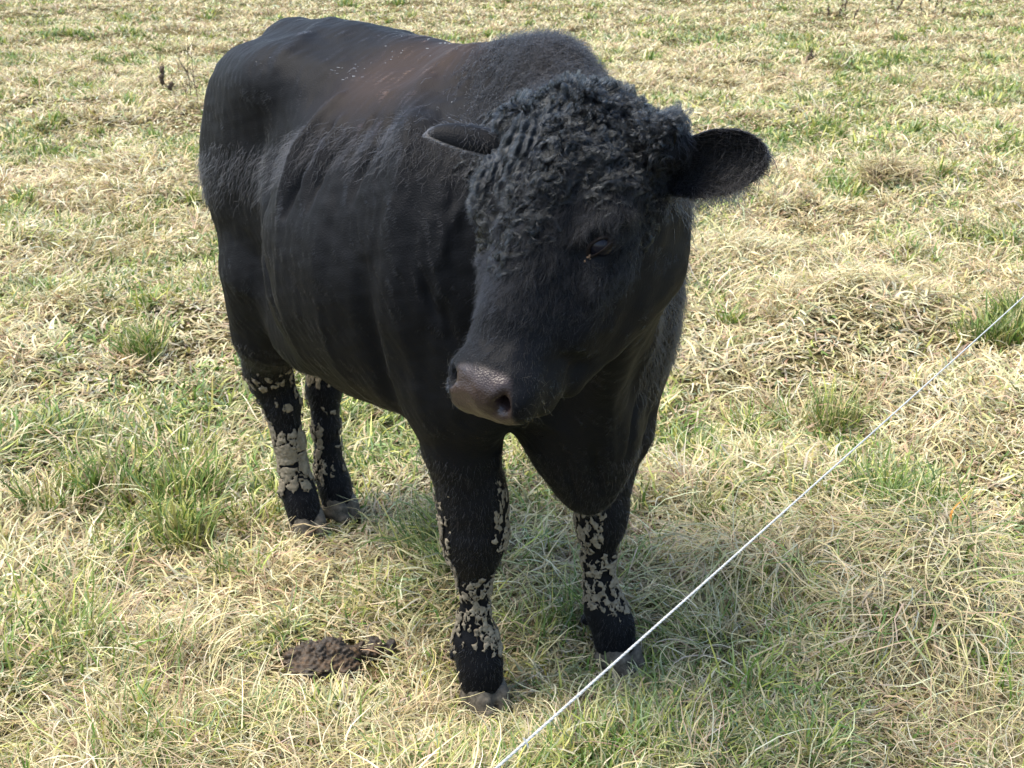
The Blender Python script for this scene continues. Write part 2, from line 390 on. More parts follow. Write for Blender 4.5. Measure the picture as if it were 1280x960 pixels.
def make_ear(base, tip, wide, front, L, W, cup):
    """a cupped leaf: base -> tip, `wide` across it, `front` the side it opens to"""
    base, tip = np.array(base), np.array(tip); ax = unit(tip - base); L = np.linalg.norm(tip - base)
    wd = unit(np.array(wide) - ax * (np.array(wide) @ ax)); fr = unit(np.cross(ax, wd)); fr = fr if fr @ np.array(front) > 0 else -fr
    ns, nt = 40, 26; s = np.linspace(-.06, 1, ns); t = np.linspace(-1, 1, nt)
    vs = []
    for side in (1, -1):
        for a in s:
            w = W * (max(0, 1 - max(0, (a - .48) / .52) ** 2.6) ** .62) * (.50 + .50 * math.sin(min(1, max(a, 0) / .55) * math.pi / 2))
            w = max(w, .002)
            for b in t:
                ang = b * cup * (1.25 - .55 * max(a, 0))
                R = w / cup
                x = R * math.sin(ang); z = -R * math.cos(ang) + R * .3
                x += .10 * W * math.sin(a * 3)
                e = math.sqrt(max(0, 1 - b * b)) ** .7 * (.0055 + .010 * max(0, .4 - a)) * min(1, (1 - a) * 8 + .1)
                vs.append(base + ax * a * L + wd * x + fr * (z + side * e * .5) - fr * (.10 * L * a * a))
    vs = np.array(vs); F = []
    n1 = ns * nt
    for i in range(ns - 1):
        for j in range(nt - 1):
            k = i * nt + j
            F.append((k, k + 1, k + nt + 1, k + nt)); F.append((n1 + k, n1 + k + nt, n1 + k + nt + 1, n1 + k + 1))
    for i in range(ns - 1):
        for j in (0, nt - 1):
            k = i * nt + j; F.append((k, k + nt, n1 + k + nt, n1 + k) if j == 0 else (k, n1 + k, n1 + k + nt, k + nt))
    k0 = (ns - 1) * nt
    for j in range(nt - 1): F.append((k0 + j, k0 + j + 1, n1 + k0 + j + 1, n1 + k0 + j))
    F = np.array(F)
    N = vnormals(vs, F)
    if (N[:n1] @ fr).mean() < 0: F = F[:, ::-1]
    return vs, F, ax, wd, fr

def make_lids(s):
    """rolled rims round the eye: from the eyeball out over the skin"""
    A_, u_, o_, E = eye_frame(s); n = 64; prof = [(.80, .0185, 0), (.90, .0215, 0), (1.0, .0228, 1), (1.12, .0226, 1), (1.32, .0208, 1), (1.62, .0170, 1), (2.0, .0105, 1)]
    V = []
    for k, (q, h, _) in enumerate(prof):
        for i in range(n):
            t = 2 * math.pi * i / n; c, d = math.cos(t), math.sin(t)
            a = .0195 * c * (1 + .10 * (c < 0)); b = (.0080 if d > 0 else .0070) * abs(d) ** .9 * (1 if d > 0 else -1) - .0035 * (c < 0) * c * c
            cr = .0012 * math.sin(3 * t + k) * (k > 3)
            r2 = (a * q) ** 2 + (b * (q if d > 0 else q * .95)) ** 2
            V.append(E + A_ * a * q + u_ * b * (q + .25 * max(0, q - 1) * (d > 0)) + o_ * (h - .0012 - r2 * 15 + cr + .0012 * (d > .2) * (1 < q < 1.3)))
    F = [(k * n + i, k * n + (i + 1) % n, (k + 1) * n + (i + 1) % n, (k + 1) * n + i) for k in range(len(prof) - 1) for i in range(n)]
    V, F = np.array(V), np.array(F)
    if (vnormals(V, F) @ o_).mean() < 0: F = F[:, ::-1]
    return V, F
# ------------------------------------------------------------------ materials of the bull
def coat_skin_mat():
    m, nt, b = new_mat('black_hide'); L = nt.links.new
    g = N_(nt, 'ShaderNodeNewGeometry'); tc = N_(nt, 'ShaderNodeTexCoord')
    a = N_(nt, 'ShaderNodeAttribute', attribute_name='nose'); r = N_(nt, 'ShaderNodeAttribute', attribute_name='tint')
    vo = N_(nt, 'ShaderNodeTexVoronoi'); vo.inputs['Scale'].default_value = 330; L(tc.outputs['Object'], vo.inputs['Vector'])
    n1 = noise(nt, 22, 5, .6, tc.outputs['Object'])
    nc = ramp(nt, n1, [(.3, (.014, .008, .008)), (.55, (.030, .018, .016)), (.85, (.070, .046, .036))])
    mx = N_(nt, 'ShaderNodeMix', data_type='RGBA'); L(a.outputs['Fac'], mx.inputs[0])
    m2 = N_(nt, 'ShaderNodeMix', data_type='RGBA'); L(r.outputs['Fac'], m2.inputs[0])
    m2.inputs[6].default_value = (.0035, .0038, .005, 1); m2.inputs[7].default_value = (.05, .03, .02, 1)
    L(m2.outputs[2], mx.inputs[6]); L(nc, mx.inputs[7]); L(mx.outputs[2], b.inputs['Base Color'])
    rr = N_(nt, 'ShaderNodeMapRange'); L(a.outputs['Fac'], rr.inputs[0]); rr.inputs[3].default_value = .62; rr.inputs[4].default_value = .40
    L(rr.outputs[0], b.inputs['Roughness'])
    bp = N_(nt, 'ShaderNodeBump'); bp.inputs['Strength'].default_value = .4; bp.inputs['Distance'].default_value = .0016
    L(vo.outputs['Distance'], bp.inputs['Height']); L(bp.outputs[0], b.inputs['Normal'])
    sp = N_(nt, 'ShaderNodeMapRange'); L(a.outputs['Fac'], sp.inputs[0]); sp.inputs[3].default_value = .10; sp.inputs[4].default_value = .38; L(sp.outputs[0], b.inputs['Specular IOR Level'])
    return m
def fur_mat(name, rough=.34, base=None):
    m = bpy.data.materials.new(name); m.use_nodes = True; nt = m.node_tree
    nt.nodes.remove(nt.nodes['Principled BSDF'])
    h = N_(nt, 'ShaderNodeBsdfHairPrincipled'); h.parametrization = 'COLOR'
    h.inputs['Roughness'].default_value = rough; h.inputs['Radial Roughness'].default_value = .55; h.inputs['Coat'].default_value = 0.
    h.inputs['Random Roughness'].default_value = .3; h.inputs['IOR'].default_value = 1.31
    a = N_(nt, 'ShaderNodeAttribute', attribute_name='hcol'); nt.links.new(a.outputs['Color'], h.inputs['Color'])
    nt.links.new(h.outputs[0], nt.nodes['Material Output'].inputs['Surface'])
    return m
M_HIDE = coat_skin_mat(); M_FUR = fur_mat('black_fur', .52); M_CURL = fur_mat('curly_black_fur', .22); M_CURL.node_tree.nodes['Principled Hair BSDF'].inputs['IOR'].default_value = 1.36
def simple_mat(name, c0, c1, scale, rough, bump=.3, dist=.002, spec=.5):
    m, nt, b = new_mat(name); tc = N_(nt, 'ShaderNodeTexCoord'); n = noise(nt, scale, 6, .65, tc.outputs['Object'])
    nt.links.new(ramp(nt, n, [(.3, c0), (.7, c1)]), b.inputs['Base Color']); b.inputs['Roughness'].default_value = rough
    bp = N_(nt, 'ShaderNodeBump'); bp.inputs['Strength'].default_value = bump; bp.inputs['Distance'].default_value = dist
    nt.links.new(n, bp.inputs['Height']); nt.links.new(bp.outputs[0], b.inputs['Normal']); b.inputs['Specular IOR Level'].default_value = spec
    return m
M_HOOF = simple_mat('grey_horn', (.03, .026, .02), (.17, .145, .11), 55, .8, .6, .004, .2)
M_MUD = simple_mat('dried_grey_mud', (.10, .083, .06), (.24, .205, .15), 60, .95, .5, .001, .1)
M_EYE, _nt, _b = new_mat('wet_dark_eye'); _b.inputs['Base Color'].default_value = (.006, .006, .010, 1); _b.inputs['Roughness'].default_value = .22; _b.inputs['Specular IOR Level'].default_value = .18
M_GUNK = simple_mat('brown_tear_crust', (.05, .028, .016), (.20, .12, .065), 300, .8)

# ------------------------------------------------------------------ body surface
GRID = .0055
bS = bull_sdf()
BV, BF = bS.mesh((-1.35, -.60, -.01), (.85, .50, 1.48), GRID)
BV = relax(BV, BF, 1)
# keep the main surface only
BV = displace(BV, BF)
nb_ = len(BV)
ears = [make_ear((.478, -.190, 1.243), (.645, -.168, 1.294), (.1, .1, 1), (.65, -.74, -.05), 0, .056, .9),
        make_ear((.235, -.262, 1.255), (.112, -.364, 1.266), (-.50, .60, .62), (.5, -.3, -.8), 0, .034, 1.0)]
AV, AF = [BV], [BF]; off = nb_; earinfo = []
lids = [make_lids(s) for s in (-1, 1)]
for ev, ef, ax, wd, fr in ears:
    AV.append(ev); AF.append(ef + off); earinfo.append((off, len(ev), ax, wd, fr)); off += len(ev)
ear_end = off
for ev, ef in lids: AV.append(ev); AF.append(ef + off); off += len(ev)
AV = np.concatenate(AV); AF = np.concatenate(AF); AN = vnormals(AV, AF)
nose = np.zeros(len(AV)); nose[:nb_] = NOSE(BV)
TINTC = [((-.29, -.11, 1.34), .13, 1.), ((-.36, -.16, 1.32), .10, .6), ((-.22, -.03, 1.36), .09, .6)]
def rust(P): return .9 * np.clip(sum(w * np.exp(-(np.linalg.norm(P - np.array(c), axis=1) / r) ** 2) for c, r, w in TINTC), 0, 1)
tint = rust(AV) * .5; tint[ear_end:] = .16
bull = bpy.data.objects.new('bull', None); C.objects.link(bull)
bull.matrix_world = Matrix(((BX[0], BY[0], 0, BO[0]), (BX[1], BY[1], 0, BO[1]), (0, 0, 1, 0), (0, 0, 0, 1)))
tag(bull, 'black bull with curly forehead and mud caked legs standing in the pasture', 'bull')
body = mesh_obj('body', AV, AF, M_HIDE, bull, attrs={'nose': nose, 'tint': tint})
body['label'] = 'black body with skin folds behind the shoulder'

# ------------------------------------------------------------------ mud: cracked plates standing on the lower legs
LEGS = [((-.032, -.170), (.15, .57), 'fr'), ((.030, .145), (.10, .50), 'fl'), ((-1.0, -.085), (.10, .62), 'hr'), ((-1.025, .060), (.10, .60), 'hl')]
mrs = np.random.RandomState(11)
def mud_side(P, key):
    """how likely mud is at a place on this leg, 0..1"""
    z = P[:, 2]; x = P[:, 0]; y = P[:, 1]
    if key == 'fr':
        a = 1.3 * sstep(.155, .185, z) * sstep(.35, .28, z)
        e = -(x + .032) * .63 - (y + .17) * .777
        b = .9 * sstep(-.040, -.050, e) * sstep(.36, .42, z) * sstep(.60, .52, z) + .8 * sstep(.036, .048, e) * sstep(.04, .1, z) * sstep(.56, .45, z) + .5 * sstep(-.03, -.045, e) * sstep(.04, .1, z) * sstep(.36, .3, z)
        return np.clip(a + b, 0, 1)
    if key == 'fl':
        a = 1.2 * sstep(.14, .17, z) * sstep(.33, .26, z)
        e = -(x - .03) * .63 - (y - .145) * .777
        b = sstep(.0, .018, e) * sstep(.25, .28, z) * sstep(.52, .44, z)
        return np.clip(a + b, 0, 1)
    if key == 'hr': return np.clip(sstep(.12, .15, z) * sstep(.36, .30, z) + .42 * sstep(.30, .36, z) * sstep(.62, .52, z) * sstep(-1.09, -1.05, x), 0, 1)
    return np.clip(.5 * sstep(.10, .16, z) * sstep(.55, .45, z), 0, 1)
def mud_piece(cx, cy, z0, z1, key, h=.0026):
    lo = np.array([cx - .11, cy - .10, z0 - .02]); hi = np.array([cx + .10, cy + .10, z1 + .02])
    n = np.ceil((hi - lo) / h).astype(int)
    nc = 8000 if key[0] == 'f' else 2400
    c = lo + mrs.uniform(0, 1, (nc, 3)) * (hi - lo)
    if key[0] == 'h':                                   # a few large plates on the hind shank
        c = c[(mud_side(c, key) < .9) | (mrs.uniform(0, 1, nc) < .10)]
    c = c[np.abs(bS(c)) < .022]
    keep = mrs.uniform(0, 1, len(c)) < mud_side(c, key) ** 1.3 * (.72 if key[0] == 'f' else .72)
    g = np.stack(np.meshgrid(*[np.arange(q) for q in n], indexing='ij'), -1).reshape(-1, 3)
    P = lo + g * h; D = np.full(len(P), 9.)
    near = np.abs(coarse(P)) < .03
    Pn = P[near]; d = bS(Pn); shell = np.abs(d - .0032 - .0012 * wn(Pn, .006, 3)) - .0024
    sub = shell < .006; Q = Pn[sub]; sh = shell[sub]
    Qw = (Q + .0025 * np.stack([wn(Q, .01, k) for k in (1, 2, 3)], 1)) * [1, 1, .5]; cc = c * [1, 1, .5]
    out = np.zeros(len(Q))
    for i in range(0, len(Q), 20000):
        dd = np.linalg.norm(Qw[i:i + 20000, None] - cc[None], axis=2)
        o2 = np.partition(dd, 1, axis=1)[:, :2]; k = dd.argmin(1)
        e = .5 * (o2[:, 1] - o2[:, 0]); out[i:i + 20000] = np.where(keep[k], (.0005 if key[0] == 'f' else .0009) - e, .004)
    d2 = np.full(len(Pn), .01); d2[sub] = np.maximum(sh, out)
    D[near] = d2
    G = D.reshape(n).astype(np.float32)
    if not (G < 0).any(): return None
    v, f = surface_nets(G, lo, h)
    return relax(v, f, 1, .4), f
def coarse(P):                                          # cheap bound: distance through a coarse lattice of the same surface
    lo = P.min(0); s = .012; n = np.ceil((P.max(0) - lo) / s).astype(int) + 2
    g = np.stack(np.meshgrid(*[np.arange(q) for q in n], indexing='ij'), -1)
    D = bS(lo + g.reshape(-1, 3) * s).reshape(n)
    i = np.round((P - lo) / s).astype(int); return D[i[:, 0], i[:, 1], i[:, 2]]
mv, mf, o_ = [], [], 0
for (cx, cy), (z0, z1), key in LEGS:
    r = mud_piece(cx, cy, z0, z1, key)
    if r: mv.append(r[0]); mf.append(r[1] + o_); o_ += len(r[0])
mud = mesh_obj('dried_mud', np.concatenate(mv), np.concatenate(mf), M_MUD, bull); mud['kind'] = 'stuff'; mud['label'] = 'pale cracked mud caked on the lower legs'
def mud_at(P):
    m = np.zeros(len(P))
    for (cx, cy), (z0, z1), key in LEGS:
        s = (np.abs(P[:, 0] - cx) < .12) & (np.abs(P[:, 1] - cy) < .10) & (P[:, 2] < z1 + .03) & (P[:, 2] > z0 - .03)
        if s.any(): m[s] = np.maximum(m[s], mud_side(P[s], key))
    return m

# ------------------------------------------------------------------ cloven hooves, eyes
def hoof(cx, cy, yaw=0.):
    S = SDF()
    for s in (-1, 1):
        S.cone((-.022, s * .023, .030), (.040, s * .021, .020), .028, .018, .004)
        S.cone((-.006, s * .022, .062), (.020, s * .021, .045), .024, .022, .012)
    v, f = S.mesh((-.09, -.09, -.03), (.09, .09, .11), .004)
    v = relax(v, f, 1); v[:, 2] = np.maximum(v[:, 2], .002)
    v[:, 2] += .0012 * np.sin(v[:, 0] * 500) * (v[:, 2] > .01)
    c, s = math.cos(yaw), math.sin(yaw)
    v = np.stack([v[:, 0] * c - v[:, 1] * s, v[:, 0] * s + v[:, 1] * c, v[:, 2]], 1)
    mesh_obj('hoof', v, f, M_HOOF, bull, loc=(cx, cy, 0))
hoof(.005, -.170, -.08); hoof(.078, .160, .15); hoof(-.940, -.064, -.1); hoof(-.968, .060, .1)
def ball(r, n=20):
    v = []; f = []
    for i in range(n + 1):
        for j in range(2 * n):
            a, b = math.pi * i / n, math.pi * j / n
            v.append((r[0] * math.sin(a) * math.cos(b), r[1] * math.sin(a) * math.sin(b), r[2] * math.cos(a)))
    for i in range(n):
        for j in range(2 * n): f.append((i * 2 * n + j, (i + 1) * 2 * n + j, (i + 1) * 2 * n + (j + 1) % (2 * n), i * 2 * n + (j + 1) % (2 * n)))
    return np.array(v), np.array(f)
for s in (-1, 1):
    A_, u_, o_, E = eye_frame(s); v, f = ball((.0205, .0205, .0195))
    ey = mesh_obj('eye', v, f, M_EYE, bull, loc=E)
    # crust of dried tears below the inner corner
# ------------------------------------------------------------------ fur, strand by strand
frs = np.random.RandomState(3)
def sample(V, F, N, n, w=None):
    a, b, c, d = [V[F[:, i]] for i in range(4)]
    A = np.linalg.norm(np.cross(c - a, d - b), axis=1) * .5
    if w is not None: A = A * w
    k = frs.choice(len(F), n, p=A / A.sum()); u, v = frs.uniform(0, 1, (2, n, 1))
    def lerp(X): return (1 - u) * (1 - v) * X[F[k, 0]] + u * (1 - v) * X[F[k, 1]] + u * v * X[F[k, 2]] + (1 - u) * v * X[F[k, 3]]
    n_ = lerp(N); return lerp(V), n_ / (np.linalg.norm(n_, axis=1)[:, None] + 1e-9), k
def tang(D, n):
    t = D - (D * n).sum(1)[:, None] * n; return t / (np.linalg.norm(t, axis=1)[:, None] + 1e-6)
def face_w(P):
    q = hco(P); return sstep(-.04, .10, q[:, 0]) * sstep(-.34, -.28, q[:, 2]) * sstep(.20, .17, np.abs(q[:, 1]))
def flow(P, n):
    z = P[:, 2]; leg = sstep(.62, .48, z)
    D = np.tile(np.array([-.75, 0, -.42]), (len(P), 1))
    D[:, 2] -= .9 * sstep(.1, .3, np.abs(P[:, 1])) * sstep(1.2, .7, z)
    D = D * (1 - leg)[:, None] + leg[:, None] * np.array([-.15, 0, -1.])
    D += .18 * np.stack([wn(P, .09, k) for k in (0, 1, 2)], 1) + .05 * np.stack([wn(P, .022, k) for k in (3, 4, 5)], 1)
    fw = face_w(P)[:, None]; q = hco(P)
    HD = HF * 1. + HL * (q[:, 1:2] * 5) - HN * .3
    HD = HD + .45 * np.stack([wn(P, .018, k) for k in (5, 6, 7)], 1)
    return tang(D * (1 - fw) + HD * fw, n)
CW, CX_ = curl_mask(AV, AN), None
keepout = np.maximum(nose, 0); keepout[nb_:] = 0
fk = AF
wface = 1 - np.clip(keepout[fk].mean(1) * 1.3, 0, 1)
cf = AV[fk].mean(1)
wface *= (1 - .72 * sstep(.35, .75, mud_at(cf))) * (cf[:, 2] > .055)
for s in (-1, 1): wface *= np.linalg.norm((cf - eye_frame(s)[3]) @ np.stack(eye_frame(s)[:2]).T / [1.35, 1], axis=1) > .017 - .2 * (np.linalg.norm(cf - eye_frame(s)[3], axis=1) > .05)
hq = hco(cf); bigface = face_w(cf)
wface *= 1 + 1.2 * bigface
earf = (fk[:, 0] >= nb_) & (fk[:, 0] < ear_end)
wface *= (fk[:, 0] < ear_end)
wface *= np.where(earf, 3., 1.)
def strands(P, n, D, length, lift, rad, k=4, droop=.5):
    """short lying hairs: start lifted, bend to the flow"""
    m = len(P); t = np.linspace(0, 1, k)[None, :, None]
    up = n[:, None] * (lift[:, None, None]) * (t - droop * t * t)
    pts = P[:, None] - n[:, None] * .0015 + D[:, None] * length[:, None, None] * (t * .75 + .25 * t * t) + up * length[:, None, None]
    r = rad[:, None] * (1 - .8 * t[..., 0] ** 1.5)
    return pts, r
NB = 680000
P, n, fi = sample(AV, AF, AN, NB, wface)
D = flow(P, n)
ie = earf[fi]
for o0, cnt, ax, wd, fr in earinfo:
    m = ie & (AF[fi, 0] >= o0) & (AF[fi, 0] < o0 + cnt); D[m] = tang(ax + .5 * frs.normal(size=(m.sum(), 3)) * .3 + wd * -.25, n[m])
fwt = face_w(P); z = P[:, 2]
ln = (.0105 + .003 * wn(P, .05, 1)) * (1 - .28 * fwt) * frs.uniform(.7, 1.3, NB) * np.where(z < .4, .8, 1)
ln[ie] = .010
lift = .14 + .05 * wn(P, .02, 4) + .045 * frs.normal(size=NB) + .10 * fwt
lift[ie] = .12
D = tang(D + .08 * frs.normal(size=D.shape), n)
rad = np.full(NB, .00027) * frs.uniform(.8, 1.2, NB)
col = np.tile(np.array([.0055, .0066, .0095]), (NB, 1)) * frs.uniform(.8, 1.2, (NB, 1))
ru = rust(P)[:, None] * frs.uniform(.3, 1.2, (NB, 1)); col = col * (1 - ru) + ru * np.array([.060, .027, .015])
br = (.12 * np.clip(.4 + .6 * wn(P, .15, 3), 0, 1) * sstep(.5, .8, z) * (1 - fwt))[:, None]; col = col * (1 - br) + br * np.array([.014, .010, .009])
qq = hco(P); er = np.exp(-(((qq[:, 0] - .19) / .05) ** 2 + ((np.abs(qq[:, 1]) - .1) / .05) ** 2 + ((qq[:, 2] + .075) / .04) ** 2))[:, None] * .6 * (frs.uniform(0, 1, (NB, 1)))
col = col * (1 - er) + er * np.array([.06, .035, .022])
tl = (sstep(-1.0, -1.05, P[:, 0]) * sstep(1.1, .9, z) * .5)[:, None]; col = col * (1 - tl) + tl * np.array([.02, .013, .009])
low = sstep(.55, .3, z)[:, None]; col = col * (1 - .6 * low); col[ie] *= .35; e2_ = ie & (AF[fi, 0] >= earinfo[1][0]); col[e2_] = np.array([.026, .026, .029]) * frs.uniform(.5, 1.5, (e2_.sum(), 1))  # right ear hairs painted paler: the light falling on that ear, put into colour
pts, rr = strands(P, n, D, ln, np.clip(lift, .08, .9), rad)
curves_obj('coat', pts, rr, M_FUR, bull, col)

# longer fuzz: nape, crest, forelimb backs, belly tuft, ear fringe
def fuzz(name, n0, w, length, lift, rad, dirf, colr=(.008, .008, .009), k=6, wob=.3):
    P, n, _ = sample(AV, AF, AN, n0, w)
    D = tang(dirf(P, n) + wob * frs.normal(size=P.shape), n)
    L = length * frs.uniform(.5, 1.3, n0)
    pts, rr = strands(P, n, D, L, np.clip(lift + .25 * frs.normal(size=n0), .1, 1.6), np.full(n0, rad), k, .35)
    t = np.linspace(0, 1, k); ph = frs.uniform(0, 6.28, n0)
    B = np.cross(D, n)
    pts += B[:, None] * (np.sin(t[None] * 5 + ph[:, None]) * t[None] * .12 * L[:, None])[..., None] + n[:, None] * (np.cos(t[None] * 6 + ph[:, None] * 2) * t[None] * .10 * L[:, None])[..., None]
    return curves_obj(name, pts, rr, M_FUR, bull, np.tile(np.array(colr), (n0, 1)) * frs.uniform(.6, 1.5, (n0, 1)))
c_ = cf
nape = np.exp(-(np.linalg.norm(c_ - np.array([.05, -.02, 1.36]), axis=1) / .10) ** 2) * (AN[fk[:, 0]][:, 2] > .1)
jawl = sstep(.02, .08, c_[:, 1]) * sstep(.05, .15, c_[:, 0]) * sstep(.7, .8, c_[:, 2]) * sstep(1.25, 1.15, c_[:, 2])
q_ = hq; cheek = sstep(.10, .0, q_[:, 0]) * sstep(-.06, .0, q_[:, 0]) * (np.abs(q_[:, 1]) > .07) * (q_[:, 2] < -.03)
fuzz('crest_hair', 16000, nape + 1e-9, .026, .8, .00035, lambda P, n: np.tile([.5, -.1, .4], (len(P), 1)))
fuzz('neck_hair', 16000, jawl + .6 * cheek + 1e-9, .028, .45, .00035, lambda P, n: np.tile([-.1, 0, -1.], (len(P), 1)))
eyek = np.prod([sstep(.026, .042, np.linalg.norm(cf - eye_frame(s)[3] - eye_frame(s)[2] * .016, axis=1)) for s in (-1, 1)], axis=0)
shag = eyek * np.exp(-((q_[:, 0] - .20) / .075) ** 2) * sstep(-.14, -.06, q_[:, 2]) * (q_[:, 0] > .08) * (wface > .3)
fuzz('face_hair', 26000, shag + 1e-9, .022, .30, .00024, lambda P, n: np.tile(HF, (len(P), 1)) + HL * (hco(P)[:, 1:2] * 4) + .55 * np.stack([wn(P, .016, k) for k in (1, 2, 3)], 1), (.003, .0035, .005), 6, .16)
nosb = np.exp(-((q_[:, 0] - .30) / .09) ** 2) * sstep(-.10, -.04, q_[:, 2]) * (wface > .3)
fuzz('face_hair', 12000, nosb + 1e-9, .013, .25, .00022, lambda P, n: np.tile(HF, (len(P), 1)) + HL * (hco(P)[:, 1:2] * 6) + .4 * np.stack([wn(P, .014, k) for k in (4, 5, 6)], 1), (.003, .0035, .005), 5, .14)
kn = (c_[:, 2] < .62) * (c_[:, 2] > .06) * (wface > .3) * 1.
fuzz('leg_hair', 30000, kn + 1e-9, .014, .45, .00032, lambda P, n: np.tile([-.2, 0, -1.], (len(P), 1)), (.008, .008, .010), 4)
sh_ = np.exp(-(np.linalg.norm(c_ - np.array([-.27, -.04, .53]), axis=1) / .03) ** 2) + .9 * np.exp(-(np.linalg.norm(c_ - np.array([-.15, -.22, .60]), axis=1) / .03) ** 2)
fuzz('belly_tuft', 900, sh_ + 1e-12, .06, .3, .0004, lambda P, n: np.tile([0., 0, -1.], (len(P), 1)))
sw = np.exp(-(((c_[:, 0] + 1.10) / .05) ** 2 + ((c_[:, 1] + .08) / .05) ** 2 + ((c_[:, 2] - .53) / .04) ** 2))
fuzz('tail_switch', 900, sw + 1e-12, .07, .12, .0004, lambda P, n: np.tile([0., -.02, -1.], (len(P), 1)), wob=.12)
# ear hair: long pale-tipped hairs inside and hanging from the lower edge
o0, cnt, ax, wd, fr = earinfo[0]
ef_ = (fk[:, 0] >= o0) & (fk[:, 0] < o0 + cnt)
en = AN[fk[:, 0]]; inside = ef_ * (en @ fr > .2)
fuzz('ear_hair', 1800, inside + 1e-12, .026, .12, .00035, lambda P, n: ax - .25 * wd + 0 * P, (.002, .002, .003), 7, .25)
rel = (c_ - AV[o0]) @ wd; low_ = ef_ * (((c_ - AV[o0:o0 + cnt].mean(0)) @ wd) < -.025) * (((c_ - AV[o0:o0 + cnt].mean(0)) @ ax) < .03)
fuzz('ear_hair', 420, low_ + 1e-12, .040, .5, .0003, lambda P, n: -wd + .35 * ax + 0 * P, (.010, .010, .012), 7, .3)

# ------------------------------------------------------------------ curls of the forehead: locks that coil, each of many strands
cmv = curl_mask(AV, AN); cmv[nb_:] = 0
fwv = face_wave(AV)
wcur = (cmv * (1 - .9 * fwv))[fk].mean(1) * (1 - .8 * (cf @ np.array([0, 0, 1.]) < 0))
qn = hco(cf); wcur = wcur * np.where(qn[:, 0] < .02, 1.1, 1.) 
def locks(NL, NS, K, w, Lr, Rr, turns, thick, rad, hug=.5):
    P, n, _ = sample(AV, AF, AN, NL, w + 1e-12)
    q = hco(P)
    ang = 2.4 * wn(P, .045, 2) + frs.normal(size=NL) * .45
    e1 = tang(np.tile(HF, (NL, 1)) + HL * q[:, 1:2] * 4, n); e2 = np.cross(n, e1)
    d = e1 * np.cos(ang)[:, None] + e2 * np.sin(ang)[:, None]; b = np.cross(n, d)
    L = frs.uniform(*Lr, NL); R = frs.uniform(*Rr, NL); T = frs.uniform(*turns, NL) * 2 * np.pi * np.where(frs.uniform(0, 1, NL) < .5, -1, 1)
    tilt = frs.uniform(.15, 1.2, NL) * hug * 2
    t = np.linspace(0, 1, K)
    # coil plane spanned by d and a mix of b and n
    m_ = b * np.cos(tilt)[:, None] + n * np.sin(tilt)[:, None]
    th = T[:, None] * t[None] ** 1.1
    Rt = R[:, None] * (1 - .35 * t[None])
    axp = (L[:, None] * t[None])[..., None] * d[:, None]
    cir = (Rt * np.sin(th))[..., None] * d[:, None] * .8 + (np.sign(T)[:, None] * Rt * (1 - np.cos(th)))[..., None] * m_[:, None]
    upl = (.008 * np.sin(np.pi * np.clip(t * 1.05, 0, 1)) ** .7 + .002)[None, :, None] * n[:, None]
    G = P[:, None] + axp * .55 + cir + upl
    G -= n[:, None] * np.minimum(0, np.einsum('ijk,ik->ij', G - P[:, None], n) - .002)[..., None]
    # strands round each guide
    a = frs.uniform(0, 6.28, (NL, NS)); rr = np.sqrt(frs.uniform(0, 1, (NL, NS))) * thick
    prof = (.85 + .35 * np.sin(t * 3.1)) * (1 - .35 * t ** 2)
    o = (np.cos(a) * rr)[..., None] * b[:, None] + (np.sin(a) * rr * .8)[..., None] * n[:, None] + (np.sin(a * 2.3) * rr * .7)[..., None] * d[:, None]
    S = G[:, None] + o[:, :, None] * prof[None, None, :, None]
    wob = (frs.normal(size=(NL, NS, 3)) * .0016)[:, :, None] * (t ** 1.2)[None, None, :, None] * 2
    S = S + wob
    S = S.reshape(NL * NS, K, 3); rad_ = np.tile(rad * (1 - .6 * t ** 2), (NL * NS, 1))
    sh = np.repeat(frs.uniform(.6, 1.5, (NL, 1)), NS, 0)
    return S, rad_, np.tile([.006, .007, .008], (NL * NS, 1)) * sh * frs.uniform(.7, 1.4, (NL * NS, 1))
def whorls(n0, w, K, ds, rad):
    """hair that follows a swirling field over the skull, so neighbours bend and rise together"""
    P, n, _ = sample(AV, AF, AN, n0, w + 1e-12); q = hco(P)
    e1 = tang(np.tile(HF, (n0, 1)) * .8 + HL * q[:, 1:2] * 5 - HN * .2, n); e2 = np.cross(n, e1)
    cur = P.copy(); pts = [P - n * .002]; dsn = ds * frs.uniform(.6, 1.3, n0)[:, None]; hb = frs.uniform(.25, 1.2, n0); jit = frs.normal(size=n0) * .22
    for k in range(1, K):
        th = 3.0 * wn(cur, .050, 2) + 2.3 * wn(cur, .016, 5) + jit + .5 * np.sin(k * .9 + 5 * wn(P, .03, 1))
        cur = cur + (e1 * np.cos(th)[:, None] + e2 * np.sin(th)[:, None]) * dsn
        s_ = np.linalg.norm(cur - P, axis=1)
        ht = (.0025 + .0042 * sstep(-1, 1.2, wn(cur, .0095, 6)) + .0026 * sstep(-1, 1, wn(cur, .026, 3))) * min(1, k / 2.5) * (.45 + .55 * hb)
        pts.append(cur + n * (ht * .9 - s_ ** 2 / .20)[:, None])
    pts = np.stack(pts, 1); t = np.linspace(0, 1, K)
    tone = (.75 + .5 * sstep(-1, 1, wn(P, .010, 4)))[:, None]
    return pts, np.tile(rad * (1 - .6 * t ** 2), (n0, 1)), np.tile([.006, .007, .008], (n0, 1)) * tone * frs.uniform(.7, 1.5, (n0, 1))
fwm = fwv[fk].mean(1)
earR = np.linalg.norm(cf - np.array([.212, -.285, 1.256]), axis=1) < .05
wcur = wcur * (~earR)
wsafe = wcur * sstep(.135, .11, np.abs(qn[:, 1])) * (fwm < .4)
s3 = whorls(190000, wsafe, 11, .0030, .00018)
curves_obj('forelock', s3[0], s3[1], M_CURL, bull, s3[2])
